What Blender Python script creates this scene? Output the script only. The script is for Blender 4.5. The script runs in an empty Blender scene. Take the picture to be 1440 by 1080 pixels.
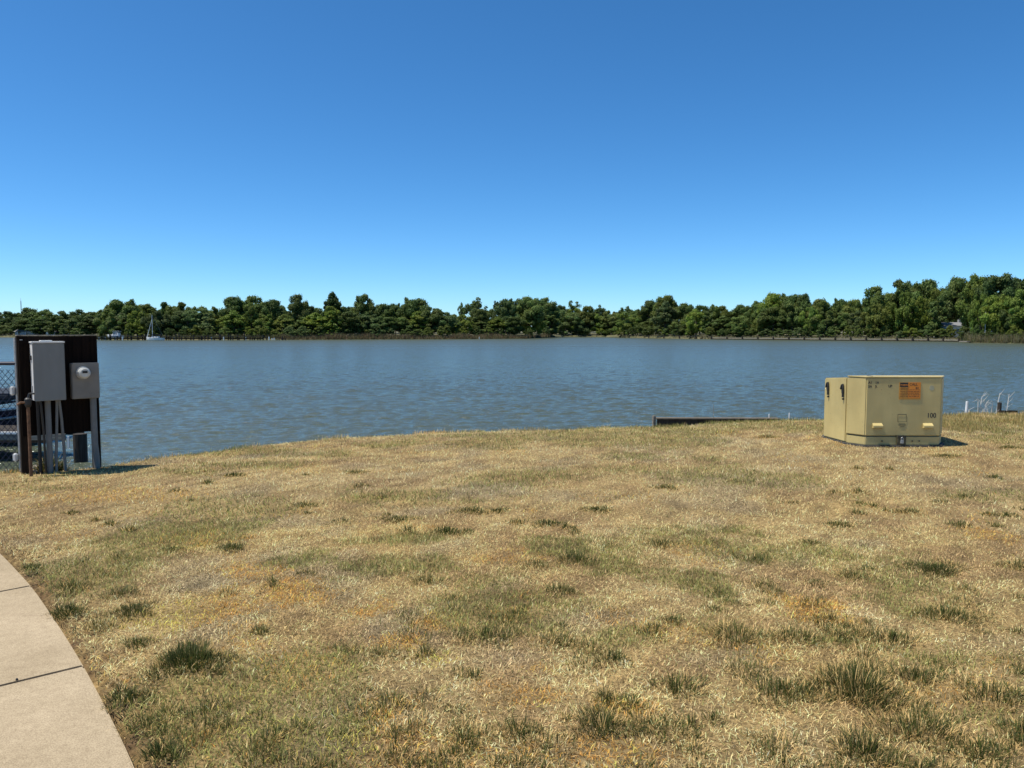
import bpy, bmesh, math, random
import numpy as np
from mathutils import Vector, Matrix

random.seed(7)
RNG = np.random.default_rng(11)
scene = bpy.context.scene
COL = scene.collection

# ---------------------------------------------------------------- camera, sky, sun, exposure
CAM_H = 1.6
F_PX = 1080.0
PITCH = math.atan(75.0 / F_PX)
cam_data = bpy.data.cameras.new("camera")
cam_data.sensor_width = 36.0
cam_data.lens = 27.0
cam_data.clip_start = 0.05
cam_data.clip_end = 6000.0
cam = bpy.data.objects.new("camera", cam_data)
cam.location = (0, 0, CAM_H)
cam.rotation_euler = (math.pi / 2 - PITCH, 0, 0)
COL.objects.link(cam)
scene.camera = cam

SUN_V = Vector((-0.42, -0.055, 1.0)).normalized()
SUN_EL = math.asin(SUN_V.z)
SUN_AZ = math.atan2(SUN_V.x, SUN_V.y)

world = bpy.data.worlds.new("World")
scene.world = world
world.use_nodes = True
wn = world.node_tree
wn.nodes.clear()
w_out = wn.nodes.new("ShaderNodeOutputWorld")
w_bg = wn.nodes.new("ShaderNodeBackground")
w_sky = wn.nodes.new("ShaderNodeTexSky")
w_sky.sky_type = 'NISHITA'
w_sky.sun_disc = False
w_sky.sun_elevation = SUN_EL
w_sky.sun_rotation = SUN_AZ
w_sky.altitude = 0
w_sky.air_density = 0.6
w_sky.dust_density = 0.3
w_sky.ozone_density = 10.0
w_hs = wn.nodes.new("ShaderNodeHueSaturation")
w_hs.inputs['Saturation'].default_value = 1.14
w_bg.inputs['Strength'].default_value = 0.125
wn.links.new(w_sky.outputs[0], w_hs.inputs['Color'])
w_mul = wn.nodes.new("ShaderNodeMix"); w_mul.data_type = 'RGBA'; w_mul.blend_type = 'MULTIPLY'
w_mul.inputs[0].default_value = 1.0; w_mul.inputs[7].default_value = (1.04, 1.11, .98, 1)
wn.links.new(w_hs.outputs[0], w_mul.inputs[6])
wn.links.new(w_mul.outputs[2], w_bg.inputs['Color'])
wn.links.new(w_bg.outputs[0], w_out.inputs['Surface'])

sun_data = bpy.data.lights.new("sun", 'SUN')
sun_data.energy = 4.4
sun_data.angle = math.radians(0.53)
sun_data.color = (1.0, 0.94, 0.84)
sun = bpy.data.objects.new("sun", sun_data)
sun.rotation_euler = SUN_V.to_track_quat('Z', 'Y').to_euler()
sun.location = (-20, -15, 60)
COL.objects.link(sun)

scene.view_settings.view_transform = 'Standard'
scene.view_settings.look = 'None'
scene.view_settings.exposure = 0.52
scene.view_settings.gamma = 1.0
scene.view_settings.use_curve_mapping = False
scene.render.engine = 'CYCLES'
scene.cycles.max_bounces = 6
scene.cycles.transparent_max_bounces = 8

WATER_Z = -1.1

# ---------------------------------------------------------------- survey helpers (photo pixel -> point in the place)
def ray(px, py):
    a = (px - 720.0) / F_PX
    b = (540.0 - py) / F_PX
    c, s = math.cos(PITCH), math.sin(PITCH)
    return Vector((a, c + b * s, b * c - s))

def P(px, py, z=0.0):
    r = ray(px, py)
    t = (z - CAM_H) / r.z
    return Vector((r.x * t, r.y * t, z))

def at(px, py, depth):
    r = ray(px, py)
    t = depth / r.y
    return Vector((r.x * t, depth, CAM_H + r.z * t))

# ---------------------------------------------------------------- mesh helpers
class MB:
    def __init__(self):
        self.v = []; self.f = []
    def add(self, vs, fs):
        o = len(self.v)
        self.v.extend([tuple(x) for x in vs])
        self.f.extend([tuple(i + o for i in f) for f in fs])
        return self
    def box(self, c, s, rz=0.0, m=None):
        cx, cy, cz = c; hx, hy, hz = s[0] / 2, s[1] / 2, s[2] / 2
        co, si = math.cos(rz), math.sin(rz)
        vs = []
        for x, y, z in ((-1,-1,-1),(1,-1,-1),(1,1,-1),(-1,1,-1),(-1,-1,1),(1,-1,1),(1,1,1),(-1,1,1)):
            a, b = x * hx, y * hy
            p = Vector((cx + a * co - b * si, cy + a * si + b * co, cz + z * hz))
            vs.append(m @ p if m else p)
        return self.add(vs, [(0,3,2,1),(4,5,6,7),(0,1,5,4),(1,2,6,5),(2,3,7,6),(3,0,4,7)])
    def tube(self, pts, r, n=8, cap=True):
        pts = [Vector(p) for p in pts]
        rs = r if isinstance(r, (list, tuple)) else [r] * len(pts)
        rings = []
        prev = None
        for i, p in enumerate(pts):
            if i == 0: d = pts[1] - p
            elif i == len(pts) - 1: d = p - pts[i - 1]
            else: d = (pts[i + 1] - p).normalized() + (p - pts[i - 1]).normalized()
            d.normalize()
            up = prev if prev else (Vector((0, 0, 1)) if abs(d.z) < .9 else Vector((1, 0, 0)))
            a = up - d * up.dot(d)
            if a.length < 1e-4: a = Vector((0, 1, 0)) - d * d.y
            a.normalize(); prev = a
            b = d.cross(a)
            rings.append([p + (a * math.cos(2*math.pi*k/n) + b * math.sin(2*math.pi*k/n)) * rs[i] for k in range(n)])
        vs = [q for g in rings for q in g]; fs = []
        for i in range(len(pts) - 1):
            for k in range(n):
                fs.append((i*n+k, i*n+(k+1)%n, (i+1)*n+(k+1)%n, (i+1)*n+k))
        if cap:
            fs.append(tuple(reversed(range(n))))
            fs.append(tuple((len(pts)-1)*n+k for k in range(n)))
        return self.add(vs, fs)
    def prism(self, poly, z0, z1, m=None):
        n = len(poly)
        vs = [Vector((x, y, z0)) for x, y in poly] + [Vector((x, y, z1)) for x, y in poly]
        if m: vs = [m @ v for v in vs]
        fs = [tuple(reversed(range(n))), tuple(range(n, 2*n))] + [(i, (i+1)%n, n+(i+1)%n, n+i) for i in range(n)]
        return self.add(vs, fs)
    def build(self, name, mat, parent=None, bevel=0, smooth=False, link=True):
        me = bpy.data.meshes.new(name)
        me.from_pydata(self.v, [], self.f)
        if bevel or True:
            bm = bmesh.new(); bm.from_mesh(me)
            bmesh.ops.recalc_face_normals(bm, faces=bm.faces)
            if bevel:
                es = [e for e in bm.edges if len(e.link_faces) == 2 and e.calc_face_angle(0) > .5]
                bmesh.ops.bevel(bm, geom=es, offset=bevel, segments=2, affect='EDGES', clamp_overlap=True)
            bm.to_mesh(me); bm.free()
        if smooth:
            me.shade_smooth()
        me.materials.append(mat)
        return link_obj(name, me, parent)

def link_obj(name, me, parent=None):
    o = bpy.data.objects.new(name, me)
    COL.objects.link(o)
    if parent:
        o.parent = parent
        # geometry is given in world coordinates; cancel the empty's transform
        o.matrix_parent_inverse = parent_matrix(parent).inverted()
    return o

def parent_matrix(o):
    m = Matrix.LocRotScale(o.location, o.rotation_euler, o.scale)
    if o.parent:
        return parent_matrix(o.parent) @ o.matrix_parent_inverse @ m
    return m

def tag(o, label=None, cat=None, group=None, kind=None):
    if label: o['label'] = label
    if cat: o['category'] = cat
    if group: o['group'] = group
    if kind: o['kind'] = kind
    return o

def empty(name, loc, label, cat, group=None, rz=0.0):
    o = bpy.data.objects.new(name, None)
    o.location = loc; o.rotation_euler = (0, 0, rz)
    COL.objects.link(o)
    return tag(o, label, cat, group)

def np_mesh(name, verts, tris_or_loops, nper, mat, colors=None):
    """verts (N,3), faces flat index array with nper verts each; colors (N,3) point colours"""
    me = bpy.data.meshes.new(name)
    nv = len(verts); nf = len(tris_or_loops) // nper
    me.vertices.add(nv)
    me.vertices.foreach_set("co", np.ascontiguousarray(verts, dtype=np.float32).ravel())
    me.loops.add(nf * nper)
    me.loops.foreach_set("vertex_index", np.ascontiguousarray(tris_or_loops, dtype=np.int32).ravel())
    me.polygons.add(nf)
    me.polygons.foreach_set("loop_start", np.arange(0, nf * nper, nper, dtype=np.int32))
    me.update(calc_edges=True)
    if colors is not None:
        ca = me.color_attributes.new("tint", 'FLOAT_COLOR', 'POINT')
        c4 = np.ones((nv, 4), dtype=np.float32); c4[:, :3] = colors
        ca.data.foreach_set("color", c4.ravel())
    me.materials.append(mat)
    return me

# ---------------------------------------------------------------- value noise in numpy
_perm = np.random.default_rng(5).random((256, 256)).astype(np.float32)
def vnoise(x, y):
    xi = np.floor(x).astype(int); yi = np.floor(y).astype(int)
    fx = x - xi; fy = y - yi
    fx = fx*fx*(3-2*fx); fy = fy*fy*(3-2*fy)
    a = _perm[xi & 255, yi & 255]; b = _perm[(xi+1) & 255, yi & 255]
    c = _perm[xi & 255, (yi+1) & 255]; d = _perm[(xi+1) & 255, (yi+1) & 255]
    return (a*(1-fx)+b*fx)*(1-fy) + (c*(1-fx)+d*fx)*fy
def fbm(x, y, o=4, ox=0.0):
    s = 0; a = .5; t = 0
    for i in range(o):
        s = s + a * vnoise(x * 2**i + 17.3*i + ox, y * 2**i + 9.1*i + ox*1.7); t += a; a *= .5
    return s / t
def sstep(a, b, x):
    t = np.clip((x - a) / (b - a), 0, 1)
    return t*t*(3-2*t)

# ---------------------------------------------------------------- materials
def mat(name, color, rough=.7, metal=0.0, var=0.25, scale=8.0, bump=0.0, bscale=60.0, col2=None, spec=.5, detail=6):
    m = bpy.data.materials.new(name); m.use_nodes = True
    nt = m.node_tree; b = nt.nodes['Principled BSDF']
    b.inputs['Roughness'].default_value = rough
    b.inputs['Metallic'].default_value = metal
    b.inputs['Specular IOR Level'].default_value = spec
    tc = nt.nodes.new("ShaderNodeNewGeometry")
    n = nt.nodes.new("ShaderNodeTexNoise"); n.inputs['Scale'].default_value = scale; n.inputs['Detail'].default_value = detail
    nt.links.new(tc.outputs['Position'], n.inputs['Vector'])
    r = nt.nodes.new("ShaderNodeValToRGB")
    c2 = col2 or tuple(c * (1 - var) for c in color)
    r.color_ramp.elements[0].position = .35; r.color_ramp.elements[0].color = (*c2, 1)
    r.color_ramp.elements[1].position = .65; r.color_ramp.elements[1].color = (*color, 1)
    nt.links.new(n.outputs['Fac'], r.inputs['Fac'])
    nt.links.new(r.outputs['Color'], b.inputs['Base Color'])
    if bump:
        n2 = nt.nodes.new("ShaderNodeTexNoise"); n2.inputs['Scale'].default_value = bscale; n2.inputs['Detail'].default_value = 5
        nt.links.new(tc.outputs['Position'], n2.inputs['Vector'])
        bp = nt.nodes.new("ShaderNodeBump"); bp.inputs['Strength'].default_value = bump; bp.inputs['Distance'].default_value = .01
        nt.links.new(n2.outputs['Fac'], bp.inputs['Height'])
        nt.links.new(bp.outputs['Normal'], b.inputs['Normal'])
    return m

def wood_mat(name, c1, c2, rough=.85, axis='Z', bump=.5):
    m = bpy.data.materials.new(name); m.use_nodes = True
    nt = m.node_tree; b = nt.nodes['Principled BSDF']; b.inputs['Roughness'].default_value = rough; b.inputs['Specular IOR Level'].default_value = .12
    tc = nt.nodes.new("ShaderNodeNewGeometry")
    mp = nt.nodes.new("ShaderNodeMapping")
    mp.inputs['Scale'].default_value = {'Z': (40, 40, 2.0), 'X': (2.0, 40, 40), 'Y': (40, 2, 40)}[axis]
    nt.links.new(tc.outputs['Position'], mp.inputs['Vector'])
    n = nt.nodes.new("ShaderNodeTexNoise"); n.inputs['Scale'].default_value = 1.0; n.inputs['Detail'].default_value = 6
    nt.links.new(mp.outputs[0], n.inputs['Vector'])
    r = nt.nodes.new("ShaderNodeValToRGB")
    r.color_ramp.elements[0].position = .35; r.color_ramp.elements[0].color = (*c2, 1)
    r.color_ramp.elements[1].position = .65; r.color_ramp.elements[1].color = (*c1, 1)
    nt.links.new(n.outputs['Fac'], r.inputs['Fac']); nt.links.new(r.outputs[0], b.inputs['Base Color'])
    bp = nt.nodes.new("ShaderNodeBump"); bp.inputs['Strength'].default_value = bump; bp.inputs['Distance'].default_value = .01
    nt.links.new(n.outputs['Fac'], bp.inputs['Height']); nt.links.new(bp.outputs[0], b.inputs['Normal'])
    return m

def leaf_mat(name, attr=True, base=(0.07, 0.11, 0.03), trans=.3, randomise=0.35, rough=.55, spec=.3):
    m = bpy.data.materials.new(name); m.use_nodes = True
    nt = m.node_tree; nt.nodes.clear()
    out = nt.nodes.new("ShaderNodeOutputMaterial")
    b = nt.nodes.new("ShaderNodeBsdfPrincipled"); b.inputs['Roughness'].default_value = rough
    b.inputs['Specular IOR Level'].default_value = spec
    tr = nt.nodes.new("ShaderNodeBsdfTranslucent")
    mx = nt.nodes.new("ShaderNodeMixShader"); mx.inputs[0].default_value = trans
    if attr:
        a = nt.nodes.new("ShaderNodeAttribute"); a.attribute_name = "tint"
        csrc = a.outputs['Color']
    else:
        a = nt.nodes.new("ShaderNodeRGB"); a.outputs[0].default_value = (*base, 1)
        csrc = a.outputs[0]
    if randomise:
        oi = nt.nodes.new("ShaderNodeObjectInfo")
        mul = nt.nodes.new("ShaderNodeMix"); mul.data_type = 'RGBA'; mul.blend_type = 'MULTIPLY'; mul.inputs[0].default_value = 1
        nt.links.new(csrc, mul.inputs[6]); nt.links.new(oi.outputs['Color'], mul.inputs[7])
        csrc = mul.outputs[2]
    nt.links.new(csrc, b.inputs['Base Color'])
    nt.links.new(csrc, tr.inputs['Color'])
    nt.links.new(b.outputs[0], mx.inputs[1]); nt.links.new(tr.outputs[0], mx.inputs[2])
    nt.links.new(mx.outputs[0], out.inputs['Surface'])
    return m

def worn(m, spot=(0.16, 0.09, 0.04), scale=55.0, lo=.70, streak=True):
    """adds small rust chips and faint run marks to a painted material"""
    nt = m.node_tree; b = nt.nodes['Principled BSDF']; src = b.inputs['Base Color'].links[0].from_socket
    ge = nt.nodes.new("ShaderNodeNewGeometry")
    n = nt.nodes.new("ShaderNodeTexNoise"); n.inputs['Scale'].default_value = scale; n.inputs['Detail'].default_value = 3
    nt.links.new(ge.outputs['Position'], n.inputs['Vector'])
    r = nt.nodes.new("ShaderNodeValToRGB"); r.color_ramp.elements[0].position = lo; r.color_ramp.elements[0].color = (0, 0, 0, 1); r.color_ramp.elements[1].position = lo + .03; r.color_ramp.elements[1].color = (1, 1, 1, 1)
    nt.links.new(n.outputs['Fac'], r.inputs[0])
    mp = nt.nodes.new("ShaderNodeMapping"); mp.inputs['Scale'].default_value = (6, 6, .9); nt.links.new(ge.outputs['Position'], mp.inputs['Vector'])
    n2 = nt.nodes.new("ShaderNodeTexNoise"); n2.inputs['Scale'].default_value = 1; n2.inputs['Detail'].default_value = 5; nt.links.new(mp.outputs[0], n2.inputs['Vector'])
    r2 = nt.nodes.new("ShaderNodeValToRGB"); r2.color_ramp.elements[0].position = .40; r2.color_ramp.elements[0].color = (.91, .90, .88, 1); r2.color_ramp.elements[1].position = .62; r2.color_ramp.elements[1].color = (1, 1, 1, 1)
    nt.links.new(n2.outputs['Fac'], r2.inputs[0])
    mu = nt.nodes.new("ShaderNodeMix"); mu.data_type = 'RGBA'; mu.blend_type = 'MULTIPLY'; mu.inputs[0].default_value = 1
    nt.links.new(src, mu.inputs[6]); nt.links.new(r2.outputs[0], mu.inputs[7])
    mx = nt.nodes.new("ShaderNodeMix"); mx.data_type = 'RGBA'; nt.links.new(r.outputs[0], mx.inputs[0]); nt.links.new(mu.outputs[2], mx.inputs[6]); mx.inputs[7].default_value = (*spot, 1)
    nt.links.new(mx.outputs[2], b.inputs['Base Color'])
    return m

def paint(name, color, rough=.5):
    m = bpy.data.materials.new(name); m.use_nodes = True
    b = m.node_tree.nodes['Principled BSDF']
    b.inputs['Base Color'].default_value = (*color, 1); b.inputs['Roughness'].default_value = rough
    return m

M = {}
M['grass'] = leaf_mat("grass_blades", True, trans=.38, randomise=0, rough=.6, spec=.25)
M['tree'] = leaf_mat("tree_leaves", True, trans=.4, randomise=1, rough=.6, spec=.2)
M['reed'] = leaf_mat("reed_blades", True, trans=.2, randomise=0, rough=.7, spec=.2)
M['bark'] = mat("bark", (0.13, 0.10, 0.075), .9, scale=3, var=.5)
M['dead_wood'] = mat("bleached_wood", (0.62, 0.60, 0.55), .8, scale=30, var=.3)
M['dark_wood'] = wood_mat("creosote_wood", (0.028, 0.019, 0.013), (0.010, 0.008, 0.006), .9)
M['board_wood'] = wood_mat("stained_plywood", (0.013, 0.008, 0.006), (0.006, 0.004, 0.003), 1.0, 'Z')
M['grey_wood'] = wood_mat("weathered_wood", (0.30, 0.27, 0.22), (0.17, 0.15, 0.12), .9, 'X')
M['cap_wood'] = wood_mat("weathered_cap", (0.17, 0.145, 0.11), (0.09, 0.075, 0.055), .9, 'X')
M['pile_wood'] = wood_mat("pile_wood", (0.07, 0.06, 0.05), (0.03, 0.025, 0.02), .9)
M['lit_box_paint'] = mat("sunlit_grey_enamel", (0.72, 0.72, 0.70), .45, scale=5, var=.08, bump=.05)  # lightened: sun on the box side and lip put into the colour
M['shaded_door_paint'] = mat("shaded_grey_enamel", (0.20, 0.21, 0.205), .5, scale=5, var=.06, bump=.05)  # same box darkened: shade on its front put into the colour
M['meter_paint'] = mat("meter_enamel", (0.22, 0.205, 0.18), .5, scale=6, var=.18, bump=.05)
M['galv'] = mat("galvanised_steel", (0.45, 0.46, 0.46), .5, metal=.5, scale=25, var=.25)
worn(M['shaded_door_paint'], (0.30, 0.29, 0.27), 40., .72); worn(M['meter_paint'], (0.12, 0.08, 0.05), 60., .70)
M['pvc'] = mat("grey_conduit", (0.17, 0.175, 0.17), .55, scale=12, var=.2)
M['rust'] = mat("rusty_pipe", (0.20, 0.10, 0.05), .85, scale=30, var=.5, bump=.4)
M['black'] = mat("black_rubber", (0.02, 0.02, 0.02), .55, scale=20, var=.3)
M['navy'] = mat("navy_vinyl", (0.015, 0.02, 0.05), .5, scale=10, var=.3)
M['white'] = mat("white_paint", (0.78, 0.78, 0.75), .45, scale=10, var=.1)
M['gelcoat'] = mat("white_gelcoat", (0.75, 0.75, 0.73), .25, scale=3, var=.06)
M['hull_dark'] = mat("dark_hull", (0.012, 0.014, 0.025), .25, scale=3, var=.3)
M['glass_dark'] = paint("tinted_glass", (0.03, 0.04, 0.05), .08)
M['clear'] = mat("meter_glass", (0.55, 0.56, 0.53), .18, scale=20, var=.25)
M['roof'] = mat("grey_roof", (0.20, 0.20, 0.20), .85, scale=4, var=.2)
M['siding'] = mat("white_siding", (0.70, 0.70, 0.67), .7, scale=2, var=.06)
M['siding_grey'] = mat("grey_siding", (0.30, 0.31, 0.31), .7, scale=2, var=.1)
M['canvas'] = mat("dark_canvas", (0.02, 0.025, 0.035), .9, scale=20, var=.3)
M['red'] = paint("red_paint", (0.5, 0.03, 0.02))

# ---------------------------------------------------------------- shoreline of the lawn
edge_px = [(-1500, 700), (-700, 690), (-300, 675), (0, 664), (100, 659), (150, 655), (210, 645), (300, 632), (400, 620), (500, 611), (600, 606.5),
           (700, 603.5), (800, 601), (922, 597.5), (1010, 593), (1100, 589), (1160, 588), (1330, 584.5), (1440, 582), (1700, 578), (2500, 572)]
EDGE = np.array([tuple(P(x, y))[:2] for x, y in edge_px])
EDGE = EDGE[np.argsort(EDGE[:, 0])]
EDGE = np.vstack([[-90, EDGE[0, 1] - 6], EDGE, [90, EDGE[-1, 1] + 4]])
def edge_y(x):
    y = np.interp(x, EDGE[:, 0], EDGE[:, 1])
    return y + .09 * (fbm(x * 1.7, x * 0 + 3.3, 3) - .5) + .05 * (fbm(x * 7.0, x * 0 + 8.3, 2) - .5)

def ground_z(x, y):
    """lawn relief; falls off beyond the shoreline"""
    x = np.asarray(x, dtype=float); y = np.asarray(y, dtype=float)
    z = .05 * (fbm(x * .35, y * .35, 3) - .5) + .018 * (fbm(x * 2.2, y * 2.2, 2, 4.0) - .5)
    # dip in front of the timber edging
    z = z - .03 * np.exp(-((x - 2.9) / .7)**2 - ((y - 12.9) / .6)**2)
    z = z + .04 * np.exp(-((x - 8.5) / 1.6)**2 - ((y - 13.2) / 1.3)**2)
    d = y - edge_y(x)
    lip = sstep(-.25, 0, d) * -.03
    drop = -np.clip(d, 0, None) * 1.5
    return z + lip + np.maximum(drop, -1.9)

# ---------------------------------------------------------------- pavement outline
pave_edge = [P(-420, 600), P(-200, 668), P(-70, 725), P(0, 778), P(45, 826), P(82, 880), P(118, 938), P(155, 1008), P(190, 1080)]
d_end = (pave_edge[-1] - pave_edge[-2]).normalized()
for k in range(1, 6):
    pave_edge.append(pave_edge[-1] + (d_end * .6 + Vector((-.01, -.03 * k, 0))))
PAVE = np.array([(p.x, p.y) for p in pave_edge])
# resample by arc length
def resample(poly, step):
    seg = np.r_[0, np.cumsum(np.hypot(*np.diff(poly, axis=0).T))]
    s = np.arange(0, seg[-1], step)
    return np.c_[np.interp(s, seg, poly[:, 0]), np.interp(s, seg, poly[:, 1])], s
PV, PVS = resample(PAVE, .05)
# smooth
for _ in range(30):
    PV[1:-1] = .25*PV[:-2] + .5*PV[1:-1] + .25*PV[2:]
def pave_dist(x, y):
    """signed distance: negative on the pavement"""
    x = np.asarray(x, float); y = np.asarray(y, float)
    yy = PV[:, 1][::-1]; xx = PV[:, 0][::-1]
    ex = np.interp(y, yy, xx)
    dd = (x - ex) * .75
    return np.where(y > PV[0, 1], 5.0, dd)

# ---------------------------------------------------------------- lawn colour fields
STRAW = np.array((0.86, 0.605, 0.25)); PALE = np.array((0.92, 0.70, 0.36)); BROWN = np.array((0.36, 0.24, 0.12))
ORANGE = np.array((0.86, 0.46, 0.11)); GREEN = np.array((0.15, 0.17, 0.036)); DGREEN = np.array((0.055, 0.072, 0.018))
GREY = np.array((0.62, 0.50, 0.30)); YEL = np.array((0.72, 0.58, 0.13)); OLIVE = np.array((0.34, 0.33, 0.105))

orange_px = [(410, 838, 60, 22), (330, 850, 60, 25), (440, 950, 60, 30), (540, 1000, 80, 30), (520, 860, 40, 15), (735, 840, 30, 12), (720, 865, 40, 15),
             (850, 1070, 70, 30), (560, 905, 30, 10), (740, 980, 40, 14), (760, 945, 50, 14), (1150, 855, 60, 22), (1405, 930, 30, 12), (1400, 755, 45, 18),
             (330, 1030, 90, 35), (400, 930, 50, 25), (270, 760, 60, 15), (150, 700, 80, 14), (680, 785, 30, 8), (620, 880, 40, 10), (890, 1000, 40, 12),
             (1370, 730, 40, 12), (250, 700, 60, 10), (350, 800, 60, 15), (1200, 870, 40, 12)]
yellow_px = [(440, 1050, 110, 30), (390, 1030, 80, 30), (620, 930, 40, 15), (230, 870, 60, 25), (320, 980, 60, 20), (480, 945, 25, 8)]
pale_px = [(1215, 862, 35, 14), (450, 1015, 60, 25), (600, 870, 50, 15), (1000, 780, 60, 12), (1050, 620, 60, 6), (640, 610, 200, 5), (860, 745, 60, 10), (1150, 1050, 120, 30), (1080, 660, 60, 8), (900, 700, 90, 10)]
green_px = [(600, 700, 120, 12), (780, 770, 60, 20), (250, 665, 60, 6), (350, 655, 90, 6), (470, 640, 80, 5), (540, 625, 60, 4), (640, 612, 80, 3), (520, 800, 60, 20),
            (1370, 600, 60, 10), (1430, 610, 50, 12), (1390, 618, 40, 8), (1000, 745, 60, 12), (970, 820, 50, 25), (870, 800, 70, 20), (600, 800, 50, 20), (440, 790, 50, 14), (850, 900, 60, 20),
            (560, 760, 70, 10), (1270, 850, 60, 18), (1180, 900, 60, 16), (1380, 1010, 60, 35), (1180, 780, 40, 10), (900, 640, 60, 6), (60, 690, 60, 5), (1330, 930, 70, 20)]
grey_px = [(480, 1000, 60, 20), (560, 880, 60, 25), (1020, 620, 60, 5), (460, 1060, 60, 20), (350, 640, 30, 4), (380, 930, 30, 20), (700, 690, 90, 12), (300, 820, 60, 14)]

def patch(x, y, lst, ox):
    """soft world-space patches"""
    v = np.zeros_like(x)
    nx = (fbm(x * 3.0, y * 3.0, 3, ox) - .5) + .5 * (fbm(x * 9.0, y * 9.0, 2, ox + 3) - .5)
    for (px, py, rx, ry) in lst:
        c = P(px, py); a = P(px + rx, py); b = P(px, max(py - ry, 575)); b2 = P(px, py + ry)
        sx = max(a.x - c.x, .05); sy = max((b.y - b2.y) / 2, .05)
        d = np.sqrt(((x - c.x) / sx)**2 + ((y - c.y) / sy)**2)
        v = np.maximum(v, 1 - sstep(.35, 1.25, d + nx * 1.6))
    return v

# countable-looking tufts kept in the grass mass  (px, py of the base, radius px, height px, green amount)
tufts_px = [(240, 779, 22, 12, .8), (663, 722, 28, 10, .45), (628, 752, 26, 13, .75), (808, 793, 28, 28, .8), (787, 838, 26, 24, .8), (727, 868, 14, 16, .9),
            (690, 905, 48, 22, .6), (790, 912, 34, 24, .55), (915, 893, 22, 22, .7), (945, 880, 18, 18, .9), (1065, 790, 26, 16, .75),
            (1140, 765, 22, 12, .7), (1200, 812, 26, 18, .6), (1220, 800, 16, 12, .8), (1150, 822, 20, 14, .7), (1010, 838, 22, 18, .7), (1005, 862, 20, 15, .75),
            (1120, 905, 40, 26, .55), (1185, 900, 30, 22, .6), (1040, 905, 50, 30, .35), (955, 975, 40, 40, .6),
            (1250, 905, 44, 28, .5), (1400, 990, 60, 34, .5), (1290, 1040, 70, 40, .45), (700, 720, 20, 8, .5), (770, 740, 24, 12, .7), (840, 720, 24, 8, .6),
            (935, 688, 20, 7, .5), (1275, 722, 24, 8, .4), (1420, 632, 16, 6, .6), (490, 920, 24, 14, .6), (600, 822, 24, 20, .6), (640, 845, 20, 14, .5), (430, 810, 14, 14, .7),
            (366, 893, 18, 20, .85), (105, 830, 24, 20, .7), (170, 842, 30, 16, .7), (140, 885, 30, 20, .5), (205, 1025, 36, 26, .75),
            (880, 1000, 34, 24, .7), (1330, 870, 46, 26, .6), (1380, 1070, 50, 34, .7), (1100, 985, 60, 32, .6), (1080, 850, 20, 10, .5), (500, 668, 18, 8, .5),
            (330, 672, 20, 6, .5), (100, 725, 12, 6, .6), (1330, 645, 22, 6, .4), (1080, 618, 16, 4, .3), (640, 1075, 40, 24, .6), (1430, 800, 30, 18, .4),
            (1440, 1040, 40, 40, .7), (1180, 740, 24, 10, .5), (930, 770, 30, 14, .5), (755, 800, 30, 12, .5), (560, 735, 28, 9, .5), (1050, 950, 40, 22, .35), (1290, 960, 40, 34, .6)]

def lawn_color(x, y, rnd):
    """per-blade colour; rnd in 0..1 arrays shape (n,3)"""
    n1 = fbm(x * .9, y * .9, 4, 1.0); n2 = fbm(x * 2.6, y * 2.6, 3, 7.0); n3 = fbm(x * 6.5, y * 6.5, 3, 12.0)
    c = STRAW[None] * (1 - n1[:, None]) + PALE[None] * n1[:, None]
    br = sstep(.47, .72, n2)[:, None] * .6
    c = c * (1 - br) + BROWN[None] * 1.5 * br
    def mixin(c, col, w):
        w = w[:, None]; return c * (1 - w) + col[None] * w
    g_field = sstep(.50, .66, fbm(x * .75 + 3, y * .75, 4, 21.0)) * .75
    g_field = np.maximum(g_field, 1.0 * patch(x, y, green_px, 2.0))
    near_edge = sstep(-1.0, -.1, y - edge_y(x)) * .45 * (x < 2) * sstep(.35, .6, n2)
    g_field = np.maximum(g_field, near_edge)
    c = mixin(c, GREY, np.maximum(sstep(.55, .75, fbm(x * 1.9, y * 1.9, 3, 33.0)) * .6, .85 * patch(x, y, grey_px, 3.0)))
    c = mixin(c, PALE, .85 * patch(x, y, pale_px, 4.0))
    o_f = np.maximum(.95 * patch(x, y, orange_px, 5.0), sstep(.62, .76, fbm(x * 1.5, y * 1.5, 3, 50.0)) * .45)
    # each blade either belongs to the patch or not
    c = np.where((rnd[:, 0] < o_f * .92)[:, None], ORANGE[None] * (.75 + .5 * rnd[:, 1:2]), c)
    y_f = patch(x, y, yellow_px, 6.0)
    c = np.where((rnd[:, 1] < y_f * .7)[:, None], YEL[None] * (.7 + .5 * rnd[:, 2:3]), c)
    c = np.where((rnd[:, 2] < np.clip(g_field * 1.15 + .10, 0, 1) * .85)[:, None], OLIVE[None] * (1 - .5 * rnd[:, 0:1]) + GREEN[None] * .5 * rnd[:, 0:1], c)
    n4 = fbm(x * 15., y * 15., 2, 61.0)
    c = c * (0.80 + .35 * n3[:, None]) * (.55 + .9 * n4[:, None])
    return c, g_field

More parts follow.
